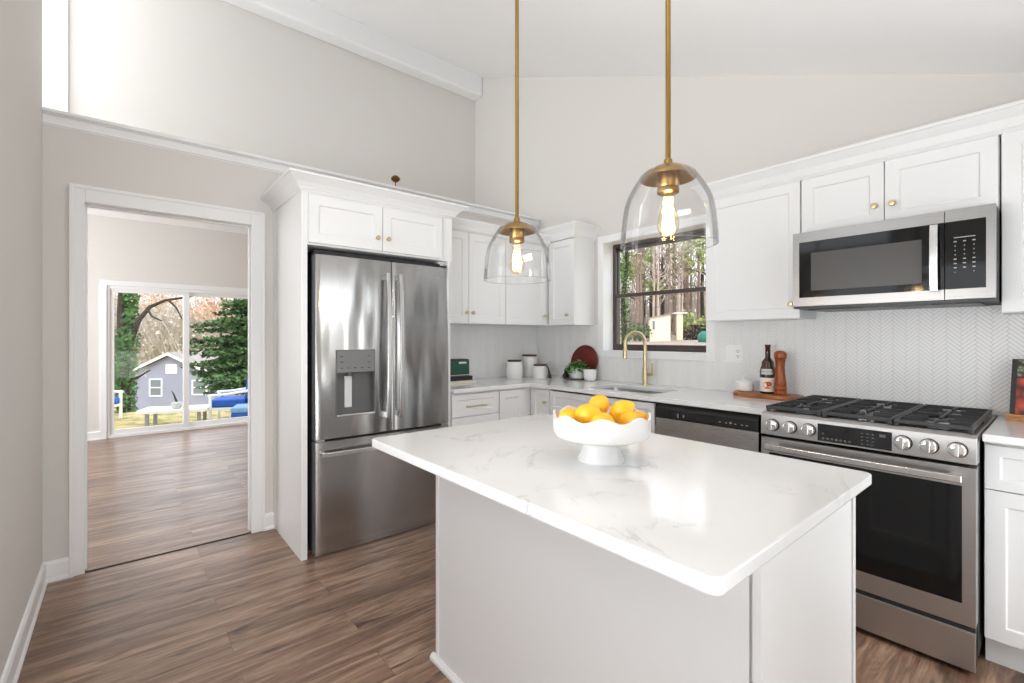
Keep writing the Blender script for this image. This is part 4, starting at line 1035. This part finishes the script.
def bare_tree(seed, h, r, n_br=16, lean=.03, low=.35):
    rg = random.Random(seed); w = MB(); pts = []; x = y = 0
    for k in range(9):
        pts.append(Vector((x, y, h*k/8-(.4 if k == 0 else 0)))); x += rg.uniform(-lean, lean)*h/8*1.5; y += rg.uniform(-lean, lean)*h/8*1.5
    w.tube(pts, [r*(1-.85*k/8) for k in range(9)], 7)
    for b in range(n_br):
        u = rg.uniform(low, .97); i = int(u*8); f = u*8-i; p = pts[i].lerp(pts[min(8, i+1)], f); a = rg.uniform(0, 2*PI); L = h*rg.uniform(.10, .26)*(1.15-u*.7)
        d = Vector((math.cos(a), math.sin(a), rg.uniform(.35, 1.1))).normalized(); rb = r*(1-.85*u)*.5
        q = [p]; 
        for k in range(3): d = (d+Vector((rg.uniform(-.25, .25), rg.uniform(-.25, .25), rg.uniform(-.05, .25)))).normalized(); q.append(q[-1]+d*L/3)
        w.tube(q, [rb, rb*.75, rb*.5, rb*.2], 4, False)
        for k in (1, 2, 2, 3):
            for s_ in range(2):
                e = (d+Vector((rg.uniform(-.9, .9), rg.uniform(-.9, .9), rg.uniform(-.2, .6)))).normalized(); l2 = L*rg.uniform(.2, .45)
                w.tube([q[k], q[k]+e*l2*.5, q[k]+e*l2+Vector((0, 0, l2*.12))], [rb*.4, rb*.28, rb*.1], 3, False)
    return w
def leaf_cloud(w, pts, size, rg, flat=0.):
    for p in pts:
        d = Vector((rg.gauss(0, 1), rg.gauss(0, 1), rg.gauss(0, 1)*(1-flat))).normalized(); s_ = d.cross(Vector((rg.gauss(0, 1), rg.gauss(0, 1), rg.gauss(0, 1)+2*flat))).normalized()
        L = size*rg.uniform(.6, 1.3); p = Vector(p); w.poly([p-d*L*.5, p+s_*L*.3, p+d*L*.5, p-s_*L*.3])
# woods behind the shed, seen through the kitchen window
rg = random.Random(11); kinds = []
for sd, h, r, mt, nb in ((1, 17, .20, 'bark', 20), (2, 19, .26, 'bark_dark', 18), (3, 15, .15, 'bark_pale', 22), (4, 18, .12, 'bark', 20), (5, 13, .09, 'bark_pale', 22)):
    kinds.append((bare_tree(sd, h, r, nb, .025, .25).build('bare_tree', mt), mt)); 
names_ = {'bark': 'bare brown tree in the woods behind the shed', 'bark_dark': 'dark bare trunk in the woods behind the shed', 'bark_pale': 'slender pale bare tree in the woods behind the shed'}
used = set()
for i in range(74):
    k = rg.randrange(5); o, mt = kinds[k]
    if k in used: o = o.copy(); COL.objects.link(o)
    used.add(k)
    u = rg.uniform(585, 735); d = rg.uniform(43, 74); p = view_point(u, d, 0)
    o.location = (p.x, p.y, ground_z(p.x, p.y)-.1); o.rotation_euler = (0, 0, rg.uniform(0, 6.28)); s_ = rg.uniform(.8, 1.25); o.scale = (s_, s_, s_)
    tag(o, names_[mt], 'tree', {'bark': 'brown trees behind the shed', 'bark_dark': 'dark trunks behind the shed', 'bark_pale': 'pale saplings behind the shed'}[mt])
w = MB()
for i in range(2600):
    u = rg.uniform(575, 745); d = rg.uniform(62, 92); p = view_point(u, d, 0); z = ground_z(p.x, p.y); h = rg.uniform(2, 15)*rg.random()**.4
    q = p+Vector((rg.uniform(-.15, .15)*h, rg.uniform(-.15, .15)*h, 0)); r = rg.uniform(.03, .09)
    w.tube([(p.x, p.y, z-.2), ((p.x+q.x)/2+rg.uniform(-.3, .3), (p.y+q.y)/2, z+h*.5), (q.x, q.y, z+h)], [r, r*.7, r*.2], 3, False)
tag(w.build('undergrowth', 'thicket'), 'hazy brown thicket of thin stems filling the woods beyond the shed', 'undergrowth', None, 'stuff')
w = MB(); lp = []
for cx_, cz_, rr_, d in ((700, 9.5, 2.6, 46), (690, 12.2, 2.2, 50), (640, 10.2, 1.8, 52), (655, 7.2, 1.4, 54), (628, 8.2, 1.4, 48)):
    for k in range(420):
        p = view_point(cx_, d, cz_); q = Vector((rg.gauss(0, .5), rg.gauss(0, .5), rg.gauss(0, .42)))*rr_; lp.append(p+q)
leaf_cloud(w, lp, .42, rg); tag(w.build('pine_foliage', 'pine_green'), 'loose yellow-green pine foliage high among the woods', 'foliage', None, 'stuff')
def leafy_tree(name, base, h, r, crown, nleaf, size, leafm, label, barkm='bark_dark', seed=1, flat=0., extra=None):
    rg = random.Random(seed); b = Vector(base); t = thing(name, b, label, 'tree')
    w = MB(); pts = [b+Vector((rg.uniform(-.03, .03)*h*k/6, rg.uniform(-.03, .03)*h*k/6, h*k/6-(.3 if k == 0 else 0))) for k in range(7)]; w.tube(pts, [r*(1-.12*k) for k in range(7)], 8)
    if extra: extra(w)
    w.build('trunk', barkm, t); w = MB(); lp = []
    for c, rad, cnt in crown:
        for k in range(int(cnt*nleaf)):
            while True:
                q = Vector((rg.uniform(-1, 1), rg.uniform(-1, 1), rg.uniform(-1, 1)))
                if q.length < 1: break
            lp.append(Vector(c)+Vector((q.x*rad[0], q.y*rad[1], q.z*rad[2])))
    leaf_cloud(w, lp, size, rg, flat); w.build('leaves', leafm, t); return t
# ivy column left of the kitchen window view, bushes
p = view_point(624.5, 22, 0); g = ground_z(p.x, p.y)
leafy_tree('ivy_tree', (p.x, p.y, g), 9, .14, [((p.x, p.y, g+k*.45), (.20+.12*math.sin(k*1.7)**2, .20+.12*math.sin(k)**2, .35), 1) for k in range(20)], 90, .13, 'ivy', 'ivy-covered trunk at the left side of the kitchen window view', seed=4)
p = view_point(692, 44, 0); g = ground_z(p.x, p.y)
leafy_tree('bush', (p.x, p.y, g), 2, .05, [((p.x-.6, p.y, g+1.4), (1.0, 1.0, 1.4), 1), ((p.x+1.2, p.y+.4, g+1.0), (1.4, 1., 1.1), 1)], 420, .28, 'pine_green', 'leafy olive bush right of the shed', seed=5)
p = view_point(640, 41, 0); g = ground_z(p.x, p.y)
leafy_tree('bush', (p.x, p.y, g), 1, .05, [((p.x, p.y, g+.8), (1.3, 1.3, .9), 1)], 420, .26, 'evergreen', 'low dark green bush left of the shed', seed=6)
p = view_point(697, 41, 0); g = ground_z(p.x, p.y)
leafy_tree('brush_pile', (p.x, p.y, g), .6, .05, [((p.x, p.y, g+.5), (2.0, 1.2, .8), 1)], 600, .30, 'bark_dark', 'dark heap of brush right of the shed', seed=7)
# shed
def oriented(px, dd, ang):
    b = view_point(px, dd, 0); b.z = ground_z(b.x, b.y); return Matrix.Translation(b) @ Matrix.Rotation(ang, 4, 'Z'), b
R_, b = oriented(660, 40, math.radians(38))
t = thing('garden_shed', b, 'small cream garden shed with lean-to roof in the yard', 'shed')
MB(R_).prism([(-.85, -.1), (.85, -.1), (.85, 2.3), (-.85, 2.0)], 'y', 0, 1.4).build('shed_walls', 'shed_paint', t)
w = MB(R_); w.prism([(-1.1, 1.93), (1.0, 2.34), (1.0, 2.42), (-1.1, 2.01)], 'y', -.15, 1.5); w.build('shed_roof', 'roof_grey', t)
MB(R_).box(-.62, -.42, -.02, .0, 1.0, 1.75).build('shed_window', 'window_dark', t)
R_, b = oriented(680, 41, math.radians(38))
t = thing('wood_shelter', b, 'narrow cream outbuilding with overhanging roof board right of the shed', 'shed')
MB(R_).box(-.24, .24, 0, .8, -.1, 2.35).build('shelter_walls', 'shed_paint', t); MB(R_).box(-.55, .60, -.2, 1.0, 2.35, 2.43).build('shelter_roof', 'patio_white', t)
R_, b = oriented(704, 36, 0)
w = MB(R_); w.lathe([(0, 0), (.42, 0), (.48, .15), (.45, .55), (.30, .75), (.12, .85), (0, .87)], 16, (0, 0, 0))
tag(w.build('compost_bin', 'teal_plastic'), 'teal green bin at the right edge of the kitchen window view', 'bin')
# house down the slope, seen through the sliding door
hb = view_point(166, 35, -4.5); R_ = Matrix.Translation(hb) @ Matrix.Rotation(math.radians(50.6), 4, 'Z')
t = thing('neighbor_house', hb, 'blue-grey gabled house down the slope beyond the sliding door', 'house')
MB(R_).prism([(-2.75, -.3), (3.7, -.3), (3.7, 2.9), (.35, 4.45), (-2.75, 3.05)], 'y', 0, 9).build('house_walls', 'house_blue', t)
w = MB(R_)
for s_, (xa, za), (xb, zb_) in ((1, (-3.2, 2.88), (.35, 4.52)), (1, (.35, 4.52), (4.2, 2.78))): w.prism([(xa, za), (xb, zb_), (xb, zb_+.16), (xa, za+.16)], 'y', -.35, 9.3)
w.build('house_roof', 'roof_grey', t)
w = MB(R_)
for (xa, za), (xb, zb_) in (((-3.2, 2.80), (.35, 4.44)), ((.35, 4.44), (4.2, 2.70))): w.prism([(xa, za), (xb, zb_), (xb, zb_+.20), (xa, za+.20)], 'y', -.40, -.34)
w.build('rake_board', 'patio_white', t)
for wx_, wz_, ww, wh in ((-.75, 1.42, .80, 1.15), (2.55, 1.52, .95, .95)):
    w = MB(R_); a, b_ = wx_-ww/2, wx_+ww/2
    w.box(a-.1, a, -.06, -.0, wz_-.1, wz_+wh+.1).box(b_, b_+.1, -.06, 0, wz_-.1, wz_+wh+.1).box(a, b_, -.06, 0, wz_-.1, wz_).box(a, b_, -.06, 0, wz_+wh, wz_+wh+.1).box(a, b_, -.05, 0, wz_+wh*.5-.04, wz_+wh*.5+.04)
    f = w.build('house_window', 'patio_white', t); MB(R_).box(a, b_, -.02, 0, wz_, wz_+wh).build('window_pane', 'window_dark', f)
MB(R_).box(-.0, .85, -.05, 0, 3.05, 3.75).build('gable_vent', 'patio_white', t)
# trees beyond the sliding door
b0 = view_point(124, 16, 0); g = ground_z(b0.x, b0.y); tp = view_point(136, 16, g+7.5)
def limb(w):
    a = view_point(139, 16, 1.9); w.tube([view_point(131, 16, 1.2), a, view_point(150, 16.2, 2.35), view_point(165, 16.5, 2.6), view_point(185, 17, 2.75), view_point(200, 17.4, 2.9)], [.09, .08, .065, .05, .04, .03], 7)
    w.tube([view_point(168, 16.5, 2.62), view_point(176, 16.4, 2.35), view_point(184, 16.3, 1.8)], [.04, .03, .015], 6)
    w.tube([view_point(147, 16.2, 2.3), view_point(152, 16, 2.0), view_point(162, 16, 1.85)], [.05, .035, .02], 6)
    w.tube([view_point(130, 16, -.2), view_point(140, 16, -.05), view_point(150, 16, .15)], [.06, .045, .02], 6)
cr = []
for k in range(22):
    u = k/21; c = b0.lerp(tp, u); c.z = g+u*7.5; rad = .36 if u < .36 else .26
    if .10 < u < .42: cr.append((c-RT*.12, (.44, .44, .42), 1.5))
    else: cr.append((c, (rad, rad, .42), 1.1))
leafy_tree('ivy_tree', (b0.x, b0.y, g), 7.5, .2, cr, 230, .12, 'ivy', 'thick ivy-covered tree in front of the house with one bare limb', seed=8, extra=limb)
o = bare_tree(21, 9, .07, 18, .012, .2).build('bare_tree', 'bark'); p = view_point(118, 19, 0); o.location = (p.x, p.y, ground_z(p.x, p.y)); tag(o, 'thin bare tree left of the ivy-covered tree', 'tree')
b0 = view_point(262, 17, 0); g = ground_z(b0.x, b0.y); cr = []; rg = random.Random(31)
for k in range(120):
    zz = rg.uniform(-.55, 2.7); a = rg.uniform(-1.3, 1.3); L = rg.uniform(.5, 2.75)*(1-.18*abs(zz-1.0))
    for q in range(4):
        f = (q+1)/4; c = b0+RT*(-abs(math.cos(a)))*L*f+FW*math.sin(a)*L*f*.8; c = Vector((c.x, c.y, zz-.18*f*L*.6)); cr.append((c, (.30, .30, .09), .5))
def boughs(w):
    for k in range(14):
        zz = -.3+k*.22; a = rg.uniform(-.5, .5); w.tube([(b0.x, b0.y, zz-.2), tuple(b0+RT*-1.1+FW*a+Vector((0, 0, zz-b0.z)))], [.05, .02], 5)
leafy_tree('evergreen_tree', (b0.x, b0.y, g), 7, .16, cr, 66, .17, 'evergreen', 'spreading dark evergreen tree behind the blue armchair', seed=9, flat=.55, extra=boughs)
b0 = view_point(222, 24, 0); g = ground_z(b0.x, b0.y)
leafy_tree('russet_tree', (b0.x, b0.y, g), 6.5, .12, [((*view_point(u, 24, z)[:2], z), (r_, r_, r_*.55), 1) for u, z, r_ in ((205, 2.6, .9), (222, 2.5, 1.0), (238, 2.4, .8), (214, 3.0, .8), (246, 2.9, .8))], 170, .17, 'russet', 'tree with russet dead leaves above the evergreen', seed=10)
b0 = view_point(127, 29, 0); g = ground_z(b0.x, b0.y)
leafy_tree('russet_tree', (b0.x, b0.y, g), 8, .1, [((*view_point(u, 29, z)[:2], z), (r_, r_, r_*.7), 1) for u, z, r_ in ((148, 3.6, .9), (160, 3.9, 1.0), (170, 3.6, .9), (143, 4.4, 1.0), (158, 4.8, 1.2))], 130, .16, 'russet', 'tree with russet dead leaves behind the ivy-covered tree', seed=12)
w = MB(); rg = random.Random(41)
for i in range(3600):
    u = rg.uniform(60, 300); d = rg.uniform(52, 84); p = view_point(u, d, 0); z = ground_z(p.x, p.y)+rg.uniform(0, 1)*4; h = rg.uniform(1.5, 9)
    q = p+Vector((rg.uniform(-.5, .5)*h, rg.uniform(-.5, .5)*h, 0)); r = rg.uniform(.03, .08)
    w.tube([(p.x, p.y, z-.2), ((p.x+q.x)/2+rg.uniform(-.6, .6), (p.y+q.y)/2+rg.uniform(-.6, .6), z+h*.5), (q.x, q.y, z+h)], [r, r*.7, r*.2], 3, False)
tag(w.build('undergrowth', 'thicket'), 'pale brown thicket of bare twigs on the rise behind the house', 'undergrowth', None, 'stuff')
w = MB(); lp = []
for i in range(2600):
    u = rg.uniform(90, 270); d = rg.uniform(48, 62); p = view_point(u, d, 0); p.z = ground_z(p.x, p.y)+rg.uniform(.5, 10.5); lp.append(p)
leaf_cloud(w, lp, .42, rg); tag(w.build('dead_leaves', 'thicket'), 'scattered pale dead leaves clinging in the thicket behind the house', 'leaves', None, 'stuff')
# patio furniture
def armchair(px, d, yaw, label):
    b = view_point(px, d, 0); b.z = ground_z(b.x, b.y); R_ = Matrix.Translation(b) @ Matrix.Rotation(yaw, 4, 'Z')
    t = thing('patio_armchair', b, label, 'armchair', 'patio armchairs')
    for x in (-.34, .34):
        for y0_, zt_ in ((-.36, .52), (.34, .56)):
            MB(R_).box(x-.022, x+.022, y0_-.022, y0_+.022, 0, zt_).build('leg', 'patio_white', t, bevel=.004)
        w = MB(R_); w.tube([(x, -.40, .53), (x, -.1, .545), (x, .25, .60), (x, .40, .70)], .024, 8); w.box(x-.015, x+.015, -.36, .34, .25, .30); w.build('arm', 'patio_white', t)
    w = MB(R_); w.box(-.34, .34, -.37, -.34, .25, .30).box(-.34, .34, .32, .36, .25, .30).box(-.34, .34, -.36, .34, .27, .29).box(-.34, .34, .36, .39, .30, .80); w.build('seat_frame', 'patio_white', t)
    MB(R_).box(-.30, .30, -.38, .22, .30, .44).build('seat_cushion', 'upholstery_blue', t, bevel=.035, seg=3)
    w = MB(R_); w.prism([(.18, .43), (.36, .43), (.42, .92), (.26, .96)], 'x', -.30, .30); w.build('back_cushion', 'upholstery_blue', t, bevel=.05, seg=3)
    return t
armchair(236, 9.1, math.radians(-20), 'white framed patio armchair with blue cushions right of the low table')
armchair(88, 8.9, math.radians(150), 'patio armchair with blue cushions cut off by the left door frame')
b = view_point(250, 8.5, 0); b.z = ground_z(b.x, b.y); R_ = Matrix.Translation(b) @ Matrix.Rotation(math.radians(-20), 4, 'Z')
t = thing('ottoman', b, 'low blue cushioned ottoman in front of the right patio armchair', 'ottoman')
MB(R_).box(-.26, .26, -.26, .26, .06, .28).build('ottoman_base', 'upholstery_blue', t, bevel=.02); MB(R_).box(-.27, .27, -.27, .27, .28, .38).build('cushion', 'upholstery_pale', t, bevel=.03)
for x in (-.22, .22):
    for y in (-.22, .22): MB(R_).box(x-.02, x+.02, y-.02, y+.02, 0, .07).build('leg', 'patio_white', t)
b = view_point(177, 8.6, 0); b.z = ground_z(b.x, b.y); R_ = Matrix.Translation(b) @ Matrix.Rotation(math.radians(70), 4, 'Z')
t = thing('patio_table', b, 'low white rectangular patio table between the armchairs', 'table')
MB(R_).box(-.54, .54, -.28, .28, .26, .32).build('tabletop', 'patio_white', t, bevel=.006)
for x in (-.40, .40):
    for y in (-.20, .20): MB(R_).box(x-.025, x+.025, y-.025, y+.025, 0, .26).build('leg', 'mid_grey', t)
c = view_point(177, 8.5, b.z+.32)
t = thing('pumpkin', c, 'pale grey pumpkin with a dark curved stem on the patio table', 'pumpkin')
w = MB(); n = 40; rings = []
for z_, r_ in ((0, .05), (.02, .085), (.06, .10), (.10, .085), (.125, .05), (.12, .01)): rings.append([w.vert((c.x+r_*(1-.10*abs(math.sin(5*2*PI*k/n)))*math.cos(2*PI*k/n), c.y+r_*(1-.10*abs(math.sin(5*2*PI*k/n)))*math.sin(2*PI*k/n), c.z+z_)) for k in range(n)])
for a, b_ in zip(rings, rings[1:]):
    for k in range(n): w.face((a[k], a[(k+1) % n], b_[(k+1) % n], b_[k]), True)
w.face(rings[0][::-1]); w.face(rings[-1]); w.build('pumpkin_body', 'pumpkin', t)
w = MB(); w.tube([c+Vector((0, 0, .11)), c+Vector((-.01, 0, .18))-RT*.03, c+Vector((0, 0, .26))-RT*.06, c+Vector((0, 0, .32))-RT*.10], [.022, .018, .013, .005], 8); w.build('stem', 'black', t)
